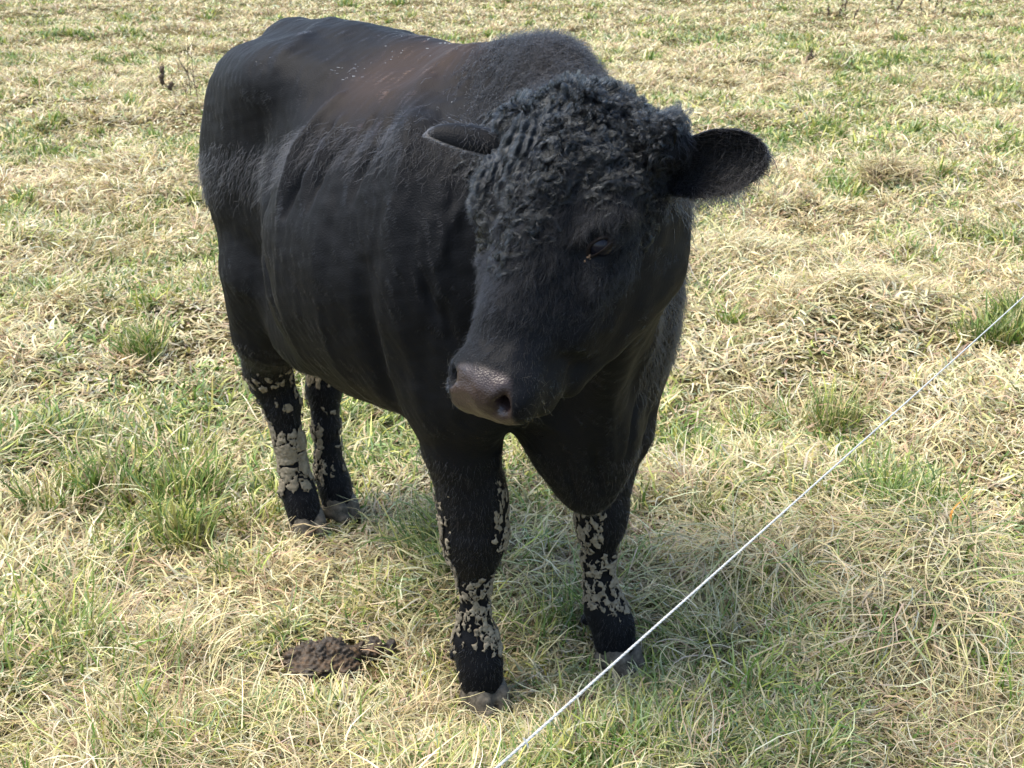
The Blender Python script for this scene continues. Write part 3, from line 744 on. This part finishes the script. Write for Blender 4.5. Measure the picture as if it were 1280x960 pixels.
s1 = locks(900, 9, 14, wsafe, (.012, .030), (.005, .009), (.5, 1.2), .0010, .00018, .16)
curves_obj('forelock', s1[0], s1[1], M_CURL, bull, s1[2])
top = wcur * sstep(.09, .0, qn[:, 0]) * sstep(-.10, -.02, qn[:, 2])
s2 = locks(800, 14, 16, top, (.015, .04), (.007, .012), (.6, 1.3), .0019, .00022, .4)
curves_obj('topknot', s2[0], s2[1], M_CURL, bull, s2[2])
nw = sstep(.25, .10, np.linalg.norm((cf - np.array([.17, -.12, 1.30])) * [1, 1, .9], axis=1)) * sstep(.1, .4, AN[fk[:, 0]][:, 2]) * (~earf) * (fk[:, 0] < nb_) * sstep(.02, .10, cf[:, 0]) * (qn[:, 0] < .06)
s4 = whorls(46000, nw * (~earR), 11, .0036, .00021)
curves_obj('nape_hair', s4[0], s4[1], M_CURL, bull, s4[2])
# marcelled hair on the near side of the forehead
wv = (np.clip(fwv, 0, 1) * cmv)[fk].mean(1) * (~earR)
n0 = 70000
P, n, _ = sample(AV, AF, AN, n0, wv + 1e-12); q = hco(P)
D = tang(-HL + .25 * HF - .6 * HN + .25 * np.stack([wn(P, .02, k) for k in (1, 2, 3)], 1) + .12 * frs.normal(size=P.shape), n)
t = np.linspace(0, 1, 7); L = .026 * frs.uniform(.7, 1.3, n0)
pts = P[:, None] + D[:, None] * (L[:, None] * t[None])[..., None]
lat = ((pts - HO) @ HL) - ((pts - HO) @ HN)
zz = (.0018 + .0010 * wn(P, .03, 6))[:, None] * np.sin(lat / .0027 + 1.6 * wn(P, .04, 2)[:, None] + q[:, 0:1] * 9) + .003 + .0018 * wn(pts, .009, 3)
pts += n[:, None] * (zz * np.minimum(1, t * 3)[None])[..., None]
curves_obj('forelock', pts, np.tile(.00034 * (1 - .7 * t ** 2), (n0, 1)), M_CURL, bull, np.tile([.006, .007, .008], (n0, 1)) * frs.uniform(.6, 1.6, (n0, 1)))

A_, u_, o_, E = eye_frame(1)
qx = []
for i in range(16):
    t = i / 15; c = E - A_ * (.021 + .020 * t) - u_ * (.004 + .015 * t) + o_ * (.0150 - .011 * t) + frs.normal(size=3) * .0018
    v, f = ball(frs.uniform(.001, .003, 3), 5); qx.append((v + c, f))
oo = np.cumsum([0] + [len(v) for v, f in qx])
tc_ = mesh_obj('tear_crust', np.concatenate([v for v, f in qx]), np.concatenate([f + oo[i] for i, (v, f) in enumerate(qx)]), M_GUNK, bull); tc_['kind'] = 'stuff'
fl = [np.array(c) + frs.normal(size=3) * sg for c, sg, k in (((-.46, -.17, 1.33), .018, 26), ((-.40, -.10, 1.355), .03, 10), ((-.31, -.04, 1.37), .03, 10), ((-.69, -.22, 1.29), .02, 4), ((-.06, -.2, 1.28), .02, 3)) for _ in range(k)]
fl = np.array(fl); cand = AV[:nb_][AV[:nb_][:, 2] > 1.1]
fl = np.array([cand[np.argmin(((cand - p) ** 2).sum(1))] for p in fl]); dd = frs.normal(size=fl.shape); dd[:, 2] *= .2; dd /= np.linalg.norm(dd, axis=1)[:, None]
tt = np.linspace(0, 1, 3); pp = fl[:, None] + [0, 0, .004] + dd[:, None] * (frs.uniform(.002, .007, len(fl))[:, None] * tt[None])[..., None]
ch = curves_obj('chaff', pp, np.full(pp.shape[:2], .00035), M_FUR, bull, np.tile([.6, .56, .45], (len(fl), 1))); ch['kind'] = 'stuff'

mz = sstep(.40, .43, qn[:, 0]) * sstep(-.20, -.12, qn[:, 2]) * (np.abs(qn[:, 1]) < .08) * (wface > .3)
wh = fuzz('whisker', 110, mz + 1e-12, .014, .8, .00018, lambda P, n: n + np.array([0, 0, -.4]), (.04, .036, .03), 6, .3); wh['kind'] = 'stuff'
# ------------------------------------------------------------------ the pasture
grs = np.random.RandomState(21)
def w2(x, y, scale, seed=0): return wn(np.stack([x, y, np.zeros_like(x)], -1), scale, seed)
FEET = [tuple(b2w([hx, hy, 0])[:2]) for hx, hy in ((.005, -.17), (.078, .16), (-.94, -.064), (-.968, .06))]
def ground_h(x, y):
    h = .055 * w2(x, y, 1.9, 1) + .028 * w2(x, y, .62, 2) + .014 * w2(x, y, .25, 3)
    h += .05 * np.maximum(0, w2(x, y, .8, 5) - .5)
    k = np.ones_like(h)
    for fx, fy in FEET: k *= 1 - np.exp(-((x - fx) ** 2 + (y - fy) ** 2) / .12)
    return h * k * sstep(80, 30, y)
def ground_mat():
    m, nt, b = new_mat('thatch_ground'); tc = N_(nt, 'ShaderNodeTexCoord'); o = tc.outputs['Object']
    a = ramp(nt, noise(nt, 1.1, 5, .6, o), [(.35, (.085, .090, .032)), (.5, (.15, .125, .055)), (.65, (.20, .155, .078))])
    c = ramp(nt, noise(nt, 60, 8, .7, o), [(.35, (.35, .33, .28)), (.7, (1.25, 1.2, 1.1))])
    mx = N_(nt, 'ShaderNodeMix', data_type='RGBA', blend_type='MULTIPLY'); mx.inputs[0].default_value = 1
    nt.links.new(a, mx.inputs[6]); nt.links.new(c, mx.inputs[7]); nt.links.new(mx.outputs[2], b.inputs['Base Color'])
    b.inputs['Roughness'].default_value = .95; b.inputs['Specular IOR Level'].default_value = .1
    bp = N_(nt, 'ShaderNodeBump'); bp.inputs['Strength'].default_value = .9; bp.inputs['Distance'].default_value = .02
    nt.links.new(noise(nt, 90, 8, .75, o), bp.inputs['Height']); nt.links.new(bp.outputs[0], b.inputs['Normal'])
    return m
ys = np.concatenate([np.linspace(-6, 1.2, 25), np.arange(1.25, 9, .05), np.geomspace(9.05, 900, 150)])
xs = np.concatenate([-np.geomspace(900, 4.1, 70), np.arange(-4, 4.01, .05), np.geomspace(4.1, 900, 70)])
X, Y = np.meshgrid(xs, ys); Z = ground_h(X.ravel(), Y.ravel())
ii = (np.arange(len(ys) - 1)[:, None] * len(xs) + np.arange(len(xs) - 1)[None]).ravel()
gnd = mesh_obj('ground', np.stack([X.ravel(), Y.ravel(), Z], 1), np.stack([ii, ii + 1, ii + 1 + len(xs), ii + len(xs)], 1), ground_mat())
tag(gnd, kind='structure')

def grass_mat():
    m = bpy.data.materials.new('grass_blades'); m.use_nodes = True; nt = m.node_tree; b = nt.nodes['Principled BSDF']; L = nt.links.new
    a = N_(nt, 'ShaderNodeAttribute', attribute_name='col'); L(a.outputs['Color'], b.inputs['Base Color'])
    b.inputs['Roughness'].default_value = .55; b.inputs['Specular IOR Level'].default_value = .35
    t = N_(nt, 'ShaderNodeBsdfTranslucent'); L(a.outputs['Color'], t.inputs['Color'])
    mx = N_(nt, 'ShaderNodeMixShader'); mx.inputs[0].default_value = .22
    L(b.outputs[0], mx.inputs[1]); L(t.outputs[0], mx.inputs[2]); L(mx.outputs[0], nt.nodes['Material Output'].inputs['Surface'])
    return m
M_GRASS = grass_mat()
PAL = {'straw': (.60, .51, .27), 'pale': (.72, .66, .44), 'tan': (.46, .35, .20), 'brown': (.20, .13, .07), 'rust': (.36, .235, .15),
       'green': (.10, .185, .028), 'yell': (.38, .39, .09), 'blue': (.20, .27, .13), 'olive': (.27, .27, .11), 'grey': (.40, .37, .27)}
PK = list(PAL); PC = np.array([PAL[k] for k in PK])
def blades(x, y, L, W, az, e0, e1, c0, c1, seg, z0=None, follow=True, twist=.6, curl=.42):
    n = len(x); k = seg + 1; t = np.linspace(0, 1, k)
    z0 = ground_h(x, y) if z0 is None else z0
    azt = az[:, None] + (grs.normal(size=n) * curl)[:, None] * t[None] * 2.6 + (grs.normal(size=n) * curl * 1.3)[:, None] * np.sin(t * 5)[None]
    el = e0[:, None] + (e1 - e0)[:, None] * t[None] ** .8 + (grs.normal(size=n) * .28)[:, None] * np.sin(t * 6.5 + 1)[None]
    ds = (L / seg)[:, None]
    dx = np.cos(el) * np.cos(azt) * ds; dy = np.cos(el) * np.sin(azt) * ds; dz = np.sin(el) * ds
    px = x[:, None] + np.cumsum(dx, 1) - dx; py = y[:, None] + np.cumsum(dy, 1) - dy; pz = np.cumsum(dz, 1) - dz
    pz = z0[:, None] + pz - .004
    if follow:
        gz = ground_h(px.ravel(), py.ravel()).reshape(px.shape); pz = np.maximum(pz, gz + .003 + .012 * grs.uniform(0, 1, (n, 1)))
    wv = W[:, None] * np.maximum(.15, (1 - t ** 2.6) * (.6 + .4 * np.minimum(1, t * 3)))[None]
    tw = (grs.uniform(-1, 1, n) * twist)[:, None] + (grs.normal(size=n) * .5)[:, None] * t[None]
    sx, sy = -np.sin(azt), np.cos(azt); ux, uy, uz = -np.sin(el) * np.cos(azt), -np.sin(el) * np.sin(azt), np.cos(el)
    ct, st = np.cos(tw), np.sin(tw)
    S = np.stack([sx * ct + ux * st, sy * ct + uy * st, uz * st], -1) * (wv * .5)[..., None]
    Pc = np.stack([px, py, pz], -1)
    V = np.stack([Pc - S, Pc + S], 2).reshape(-1, 3)
    b = (np.arange(n) * 2 * k)[:, None] + 2 * np.arange(seg)[None]; b = b.ravel()
    F = np.stack([b, b + 1, b + 3, b + 2], 1)
    col = c0[:, None] * (1 - t[None, :, None]) + c1[:, None] * t[None, :, None]
    return V.astype(np.float32), F, np.repeat(col, 2, axis=1).reshape(-1, 3).astype(np.float32)
def pick(n, names, probs):
    p = np.array(probs, float); p = p / p.sum(axis=-1, keepdims=True); u = grs.uniform(0, 1, (n, 1))
    i = (u > np.cumsum(p, -1)).sum(1).clip(0, len(names) - 1)
    c = np.array([PAL[k] for k in names])[i]
    return c * grs.uniform(.72, 1.28, (n, 1)) * (1 + .06 * grs.normal(size=(n, 3)))
def gfield(x, y): return w2(x, y, .75, 6) * .6 + w2(x, y, .28, 7) * .5 + w2(x, y, 2.2, 4) * .45
def scatter(n, y0, y1, p, seed=None):
    u = grs.uniform(0, 1, n); a = 1 - p; y = (y0 ** a + u * (y1 ** a - y0 ** a)) ** (1 / a)
    x = grs.uniform(-1, 1, n) * (y * .47 + .55)
    return x, y
def notfeet(x, y, r=.056):
    k = np.ones(len(x), bool)
    for i_, (fx, fy) in enumerate(FEET): k &= (x - fx) ** 2 + (y - fy) ** 2 > (r if i_ < 2 else .036) ** 2
    k &= ~((((x + .41) / .15) ** 2 + ((y - 2.30) / .11) ** 2 < 1) & (grs.uniform(0, 1, len(x)) < .78))
    return k
def near_k(x, y):
    k = np.ones(len(x))
    for fx, fy in FEET[:2]: k = np.minimum(k, .55 + .45 * sstep(.10, .30, np.hypot(x - fx, y - fy + .06)))
    return np.minimum(k, .5 + .5 * sstep(.8, 1.5, np.hypot((x + .40) / .19, (y - 2.24) / .15)))
GV, GF, GC, go = [], [], [], 0
def put(v, f, c):
    global go
    GV.append(v); GF.append(f + go); GC.append(c); go += len(v)
def carpet(n, y0, y1, p, seg, wk, side=False):
    x, y = scatter(n, y0, y1, p)
    if side: x = np.where(x > 0, 1, -1) * (np.maximum(y, 0) * .46 + .45 + grs.uniform(0, 1, n) ** 1.4 * (2.6 + .35 * y))
    k = notfeet(x, y); x, y = x[k], y[k]; n = len(x)
    g = gfield(x, y); tall = np.clip(.5 + .6 * w2(x, y, .45, 5) + .3 * w2(x, y, .2, 2), 0, 1.3)
    flow_ = 2.2 * w2(x, y, 1.1, 2) + 2.0 * w2(x, y, .22, 3)
    dist = np.hypot(y, x); dw = np.clip((dist - 3.2) / 6, 0, 1)
    kind = grs.uniform(0, 1, n); pg = np.clip(.085 + .42 * g - .05 * (y < 4.2), .02, .72)
    isg = kind < pg * .72; lit = (kind > .80)
    L = np.where(isg, grs.uniform(.04, .12, n) * (.8 + .5 * tall), grs.uniform(.04, .17, n) * (.6 + .6 * tall))
    L = np.where(lit, grs.uniform(.03, .10, n), L); L = L * near_k(x, y)
    e0 = np.where(isg, np.radians(grs.uniform(25, 85, n)), np.radians(grs.uniform(8, 70, n))); e0 = np.where(lit, np.radians(grs.uniform(0, 35, n)), e0)
    e1 = np.where(isg, np.radians(grs.uniform(-25, 60, n)), np.radians(grs.uniform(-45, 25, n)))
    az = flow_ + grs.normal(size=n) * np.where(isg, 1.4, 1.25)
    W = np.where(isg, grs.uniform(.0034, .0066, n), grs.uniform(.0022, .0054, n)) * np.maximum(1, wk * dist)
    gg = g[:, None]
    cd = pick(n, ['straw', 'pale', 'tan', 'grey', 'rust', 'olive', 'yell'], np.concatenate([.30 + 0 * gg, .20 + 0 * gg, .24 - .08 * np.tanh(gg), .16 + 0 * gg, .06 - .03 * np.tanh(gg * 2), .08 + 0 * gg, .07 + .05 * np.tanh(gg)], 1).clip(.01, 1))
    cg = pick(n, ['green', 'yell', 'blue', 'olive'], [.42, .22, .20, .16])
    cl = pick(n, ['brown', 'tan', 'grey', 'olive', 'green'], [.36, .18, .20, .14, .12])
    c0 = np.where(isg[:, None], cg, np.where(lit[:, None], cl, cd))
    tip = pick(n, ['straw', 'pale', 'yell', 'tan'], [.4, .3, .2, .1])
    mixt = np.where(isg, grs.uniform(0, .7, n) ** 2, grs.uniform(0, .5, n))[:, None]
    c1 = c0 * (1 - mixt) + tip * mixt
    bs = np.where(isg, 0, grs.uniform(0, .6, n))[:, None]; c0 = c0 * (1 - bs) + bs * pick(n, ['olive', 'green', 'brown'], [.40, .12, .48])
    put(*blades(x, y, L, W, az, e0, e1, c0, c1, seg))
carpet(185000, 1.45, 5.2, 1.9, 7, .46)
carpet(230000, 5.0, 12., 1.9, 4, .36)
carpet(360000, 11.5, 42., 2.0, 3, .25)
carpet(150000, .5, 34., 1.25, 4, .55, True)
# small nameless sprigs and clumps that make the sward lumpy
def clumps(n, per, y0, y1, p, wk, seg):
    cx, cy = scatter(n, y0, y1, p); r = grs.uniform(.03, .10, n) * (1 + .03 * cy)
    sty = grs.uniform(0, 1, n) + .35 * gfield(cx, cy); caz = grs.uniform(0, 6.28, n)
    i = np.repeat(np.arange(n), per); m = len(i); a = grs.uniform(0, 6.28, m); rr = np.sqrt(grs.uniform(0, 1, m)) * r[i]
    x = cx[i] + np.cos(a) * rr; y = cy[i] + np.sin(a) * rr
    k = notfeet(x, y, .07); x, y, a, i, rr = x[k], y[k], a[k], i[k], rr[k]; m = len(x)
    green = (sty[i] > .70); sz = grs.uniform(.6, 1.25, n)[i]
    L = np.where(green, grs.uniform(.06, .17, m), grs.uniform(.08, .24, m)) * sz * near_k(x, y)
    e0 = np.radians(np.where(green, grs.uniform(50, 88, m), grs.uniform(45, 85, m))); e1 = np.radians(np.where(green, grs.uniform(-10, 65, m), grs.uniform(-60, 15, m)))
    az = np.where(grs.uniform(0, 1, m) < .55, a, caz[i]) + grs.normal(size=m) * .5
    W = np.where(green, grs.uniform(.003, .0055, m), grs.uniform(.0018, .0034, m)) * np.maximum(1, wk * y)
    cg = pick(m, ['green', 'yell', 'blue', 'straw'], [.5, .26, .12, .12]); cs = pick(m, ['straw', 'pale', 'tan', 'rust'], [.4, .25, .27, .08])
    c0 = np.where(green[:, None], cg, cs * .8); c1 = np.where(green[:, None], cg * .75 + .25 * pick(m, ['yell', 'pale'], [.6, .4]), cs)
    put(*blades(x, y, L, W, az, e0, e1, c0, c1, seg, follow=False))
clumps(300, 52, 1.7, 6, 1.7, .42, 5)
clumps(750, 48, 6, 16, 1.6, .38, 4)
clumps(1100, 30, 15, 40, 1.8, .38, 3)
gr = mesh_obj('grass', np.concatenate(GV), np.concatenate(GF), M_GRASS, attrs={'col': np.concatenate(GC)})
tag(gr, 'matted straw and green pasture grass', 'grass', kind='stuff')
del GV, GF, GC

# ------------------------------------------------------------------ tufts one can point to
def tuft(x, y, r, n, L, names, probs, lab, lean=(0, 0), e=(55, 88), ee=(-40, 40), wide=1., cush=.03, name='grass_tuft'):
    sub = grs.normal(size=(7, 2)) * r * [.75, .55]; si = grs.randint(0, 7, n); a = grs.uniform(0, 6.28, n); rr = np.sqrt(grs.uniform(0, 1, n)) * r * .5
    szs = grs.uniform(.6, 1.15, 7)[si]; px, py = np.cos(a) * rr + sub[si, 0], np.sin(a) * rr + sub[si, 1]; rr = np.minimum(np.hypot(px, py), r)
    z = ground_h(px + x, py + y)
    zc = float(ground_h(np.array([x]), np.array([y]))[0])
    az = a + grs.normal(size=n) * .8
    if lean[1]: k = grs.uniform(0, 1, n) < lean[1]; az[k] = lean[0] + grs.normal(size=k.sum()) * .38
    c = pick(n, names, probs); gk = np.where((c[:, 1] > c[:, 0])[:, None], .08, .42); tp = c * (1 - gk) + gk * pick(n, ['pale', 'straw', 'yell'], [.4, .35, .25])
    W = grs.uniform(.0018, .0036, n) * wide * max(1, .36 * y)
    # the cushion: blades in the middle start higher
    zz = z - zc + cush * np.maximum(0, 1 - (rr / (1.3 * r)) ** 2)
    v, f, cc = blades(px, py, grs.uniform(*L, n) * szs, W, az, np.radians(grs.uniform(*e, n)), np.radians(grs.uniform(*ee, n)), c * .62, tp, 6, z0=zz, follow=False)
    o = mesh_obj(name, v, f, M_GRASS, attrs={'col': cc}, loc=(x, y, zc - .004))
    return tag(o, lab, 'tuft', 'tufts standing out of the pasture')
t1 = tuft(.95, 2.58, .27, 3000, (.18, .38), ['tan', 'straw', 'grey', 'olive', 'green', 'rust'], [.28, .22, .2, .14, .1, .06], 'large flopped tan tussock in the near right corner', (-2.2, .65), (30, 80), (-75, -15), 1.5, .10)
tuft(1.42, 5.10, .15, 600, (.12, .28), ['pale', 'straw', 'tan'], [.4, .4, .2], 'pale dry tuft right of the neck above the cord', (-.3, .5), (40, 80), (-60, 0))
tuft(2.42, 7.60, .13, 520, (.12, .28), ['tan', 'brown', 'rust', 'straw'], [.45, .15, .2, .2], 'brownish dry tuft below and right of the big ear', (0, 0), (50, 85), (-60, 0))
tuft(1.98, 4.62, .17, 1000, (.08, .19), ['green', 'yell', 'olive'], [.45, .3, .25], 'dark green tuft where the cord leaves the right edge', (0, 0), (55, 88), (10, 70), 1.7)
tuft(1.08, 3.78, .10, 300, (.10, .20), ['green', 'yell', 'olive', 'straw'], [.4, .25, .2, .15], 'short green tuft just above the white cord', (0, 0), (55, 88), (10, 70), 1.4)
tuft(-1.22, 3.32, .21, 850, (.08, .19), ['green', 'yell', 'rust', 'straw'], [.5, .25, .15, .10], 'upright green and rusty tuft on the left, near the hind legs', (0, 0), (55, 89), (5, 70), 2.1)
tuft(-.92, 2.95, .13, 330, (.07, .16), ['yell', 'green', 'olive'], [.5, .35, .15], 'yellow green tuft low on the left, nearer than the rusty one', (0, 0), (55, 88), (0, 65), 2.2)
tuft(1.16, 6.0, .17, 560, (.12, .24), ['pale', 'straw', 'tan'], [.45, .35, .2], 'pale mounded dry tuft beside the neck', (.4, .5), (40, 80), (-60, 0))
t9 = tuft(1.12, 3.0, .15, 420, (.10, .21), ['green', 'blue', 'yell'], [.6, .2, .2], 'green tuft with orange dead blades behind the tan tussock', (0, 0), (55, 88), (0, 65), 1.4)
tuft(.20, 2.47, .045, 60, (.10, .17), ['green', 'yell'], [.8, .2], 'small sprig of broad green blades between the front hooves', (2.0, .5), (50, 85), (10, 60), 1.7)
tuft(-.22, 2.82, .09, 260, (.10, .22), ['green', 'yell', 'olive'], [.6, .2, .2], 'green tuft left of the near front leg', (3.0, .4), (35, 85), (-10, 50), 1.5)
tuft(-1.5, 4.6, .11, 300, (.10, .2), ['green', 'yell', 'straw'], [.5, .25, .25], 'bright green tuft in the field left of the belly', (0, 0), (50, 88), (0, 65), 1.3)
def fixed(name, parent, loc, it, sc_=1.):
    x, y, L, W, az, e0, e1, c = it
    v, f, cc = blades(*[np.array([q], float) for q in (x, y, L, W, az)], np.radians([e0]), np.radians([e1]), np.array([c]), np.array([c]) * 1.1, 9, z0=np.array([0.]), follow=False, twist=.8)
    return mesh_obj(name, v, f, M_GRASS, parent, attrs={'col': cc}, loc=loc)
for it in [(.05, -.14, .17, .008, .7, 60, 35, (.62, .27, .05)), (.07, -.12, .13, .007, .1, 35, 5, (.60, .28, .08)), (-.16, -.02, .08, .006, 1.5, 80, 60, (.60, .28, .06)), (.12, -.2, .10, .007, .8, 20, 10, (.62, .42, .08))]:
    fixed('orange_blade', t9, None, it)['label'] = 'orange dead blade'
for it in [(.0, -.22, .24, .009, 1.57, 88, 70, (.13, .20, .08)), (.03, -.20, .24, .007, .3, 80, -60, (.62, .58, .44)), (-.01, -.21, .20, .006, 1.3, 86, 60, (.6, .56, .42)), (.06, -.2, .17, .006, .2, 85, 50, (.5, .47, .33)), (-.25, .05, .16, .008, 2.2, 75, 40, (.40, .42, .1)), (.14, -.1, .18, .007, .9, 60, -10, (.6, .55, .3))]:
    fixed('bent_blade', t1, None, it)
z_ = float(ground_h(np.array([.57]), np.array([2.33]))[0])
dl = fixed('dead_leaf', None, (.58, 2.33, z_), (0, 0, .19, .020, 2.3, 30, -5, (.60, .48, .30)))
tag(dl, 'pale broad dead leaf lying left of the tan tussock', 'leaf')

# ------------------------------------------------------------------ dried weeds far out in the field
M_WEED = simple_mat('dry_brown_stem', (.045, .03, .02), (.11, .075, .05), 60, .9)
def tube_mesh(pts, rad, k=6):
    pts = np.array(pts, float); n = len(pts); V = []; F = []
    for i in range(n):
        d = unit(pts[min(i + 1, n - 1)] - pts[max(i - 1, 0)]); a = unit(np.cross(d, [.3, .1, 1] if abs(d[2]) < .9 else [1, 0, 0])); b = np.cross(d, a)
        for j in range(k): th = 2 * math.pi * j / k; V.append(pts[i] + (a * math.cos(th) + b * math.sin(th)) * rad[i])
    for i in range(n - 1):
        for j in range(k): F.append((i * k + j, i * k + (j + 1) % k, (i + 1) * k + (j + 1) % k, (i + 1) * k + j))
    return np.array(V), np.array(F)
def weed(x, y, stems, lab, bushy=1.):
    z = float(ground_h(np.array([x]), np.array([y]))[0])
    e = bpy.data.objects.new('dried_weed', None); C.objects.link(e); e.location = (x, y, z - .01)
    tag(e, lab, 'weed', 'dried weeds standing in the field')
    for (ox, h, lean, head) in stems:
        n = 7; t = np.linspace(0, 1, n); p = np.stack([ox + lean * t ** 1.5 * h + .008 * np.sin(t * 9), .02 * np.sin(t * 5), h * t], 1)
        v, f = tube_mesh(p, .0045 * (1 - .6 * t)); st = mesh_obj('stem', v, f, M_WEED, e)
        if head:
            for b_ in range(2 if head < 2 else 3):
                V_, F_, o = [], [], 0; m_ = int(12 * head); lo_ = .45 + .18 * b_
                for i in range(m_):
                    u = lo_ + .16 * i / m_ + .02; c = np.array([np.interp(u, t, p[:, j]) for j in range(3)]) + grs.normal(size=3) * [.005, .005, .003] * bushy
                    bv, bf = ball((grs.uniform(.008, .016),) * 3, 4); bv = bv * grs.uniform(.7, 1.4, 3)
                    V_.append(bv + c); F_.append(bf + o); o += len(bv)
                mesh_obj('seed_head', np.concatenate(V_), np.concatenate(F_), M_WEED, e)
        for i in range(4):
            u = grs.uniform(.35, .9); c = np.array([np.interp(u, t, p[:, j]) for j in range(3)]); a = grs.uniform(0, 6.28); q = .16 * h
            v, f = tube_mesh([c, c + [math.cos(a) * q * .5, math.sin(a) * q * .5, q * .6], c + [math.cos(a) * q * .8, math.sin(a) * q * .8, q * 1.3]], [.0035, .0028, .002], 4)
            mesh_obj('twig', v, f, M_WEED, e)
weed(-3.5, 12.3, [(0, .32, .02, 2.2), (.05, .2, .3, 1.)], 'dark brown seed spike standing alone left of the rump', 1.5)
weed(-2.90, 11.0, [(0, .62, .05, 0), (.06, .50, -.02, 0), (-.04, .3, .1, 0)], 'pair of tall thin bare stalks close to the rump')
weed(5.3, 20.3, [(0, .40, .1, .6), (.12, .5, -.1, .5), (-.14, .35, -.2, .5), (.25, .3, .2, .4)], 'low bushy dead weed, leftmost of the weeds at the top right', 2.)
weed(6.35, 21.0, [(0, .55, .05, .6), (.10, .4, .2, .6)], 'twin stemmed dead weed between the other two at the top right', 1.6)
weed(7.05, 21.2, [(0, .70, .02, .7), (.1, .5, .1, .6), (-.1, .42, -.2, .5), (.22, .3, .2, .5)], 'tallest dead weed at the top right with several stems', 1.8)
weed(3.6, 15.0, [(0, .22, .1, .6), (.05, .28, -.1, .4)], 'small dark dead weed in front of the ones at the top right', 1.2)

# ------------------------------------------------------------------ dung in front of the bull
def dung():
    rs = np.random.RandomState(5); S = SDF()
    S.ell((0, 0, .01), (.10, .065, .035), .03)
    for i in range(26):
        a = rs.uniform(0, 6.28); r = rs.uniform(0, 1) ** .6
        S.ell((math.cos(a) * r * .10, math.sin(a) * r * .055, rs.uniform(.02, .05) * (1.2 - r)), rs.uniform(.008, .032, 3), .006)
    for i in range(9): S.ell((.12 + rs.uniform(-.02, .07), .05 + rs.uniform(-.03, .03), .012), rs.uniform(.008, .02, 3), .008)
    v, f = S.mesh((-.2, -.14, -.03), (.26, .16, .08), .0038); v = relax(v, f, 1)
    N = vnormals(v, f); v = v + N * (.0036 * wn(v, .011, 1) + .0026 * wn(v, .0055, 2))[:, None]
    m, nt, b = new_mat('crusted_dung'); tc = N_(nt, 'ShaderNodeTexCoord')
    c = ramp(nt, noise(nt, 28, 8, .75, tc.outputs['Object']), [(.35, (.012, .008, .005)), (.50, (.036, .023, .012)), (.60, (.07, .038, .015)), (.70, (.20, .12, .04))])
    nt.links.new(c, b.inputs['Base Color']); b.inputs['Roughness'].default_value = .7
    z = float(ground_h(np.array([-.43]), np.array([2.31]))[0])
    v = v * [.80, 1.0, .75]; o = mesh_obj('dung_pile', v, f, m, loc=(-.43, 2.31, z + .004)); return tag(o, 'dark brown crusted dung pile in the grass before the bull', 'dung')
dung()

# ------------------------------------------------------------------ white electric fence cord
def cord():
    A = np.array([-.0213, .9296, .905]); 
    m, nt, b = new_mat('white_poly_cord'); tc = N_(nt, 'ShaderNodeTexCoord')
    nt.links.new(ramp(nt, noise(nt, 120, 4, .6, tc.outputs['Object']), [(.3, (.38, .38, .36)), (.7, (.58, .58, .56))]), b.inputs['Base Color']); b.inputs['Roughness'].default_value = .6
    p0 = np.array(CORD[0]); p1 = np.array(CORD[1]); d = p1 - p0; Lc = np.linalg.norm(d); d /= Lc
    a0 = p0 - d * 1.2; a1 = p1 + d * 3.0; Lc = np.linalg.norm(a1 - a0)
    n = int(Lc / .0035); t = np.linspace(0, 1, n); base = a0 + (a1 - a0) * t[:, None]; base[:, 2] -= .012 * np.sin(np.pi * t)
    u = unit(np.cross(d, [0, 0, 1])); w_ = np.cross(d, u)
    V_, F_, o = [], [], 0
    for s in range(3):
        th = t * Lc / .022 * 2 * math.pi + s * 2.094
        P = base + (np.cos(th)[:, None] * u + np.sin(th)[:, None] * w_) * .00076
        k = 5; ang = np.arange(k) * 2 * math.pi / k
        R = P[:, None] + (np.cos(ang)[None, :, None] * u + np.sin(ang)[None, :, None] * w_) * .00076
        b_ = (np.arange(n - 1)[:, None] * k + np.arange(k)[None]).ravel(); c_ = (np.arange(n - 1)[:, None] * k + (np.arange(k) + 1) % k).ravel()
        V_.append(R.reshape(-1, 3)); F_.append(np.stack([b_, c_, c_ + k, b_ + k], 1) + o); o += n * k
    e = mesh_obj('fence_cord', np.concatenate(V_), np.concatenate(F_), m)
    tag(e, 'thin white fence cord stretched across the right foreground', 'cord')
    # a frayed end sticking out near the lower edge of the view
    q = p0 + d * .055; v, f = tube_mesh([q, q + u * .004 + [0, 0, -.004], q + u * .006 + [0, 0, -.009]], [.0012, .001, .0005], 5)
    mesh_obj('frayed_end', v, f, m, e)
CORD = ((-.021, .922, .86), (1.101, 2.480, .86))
cord()
print('SCENE DONE')
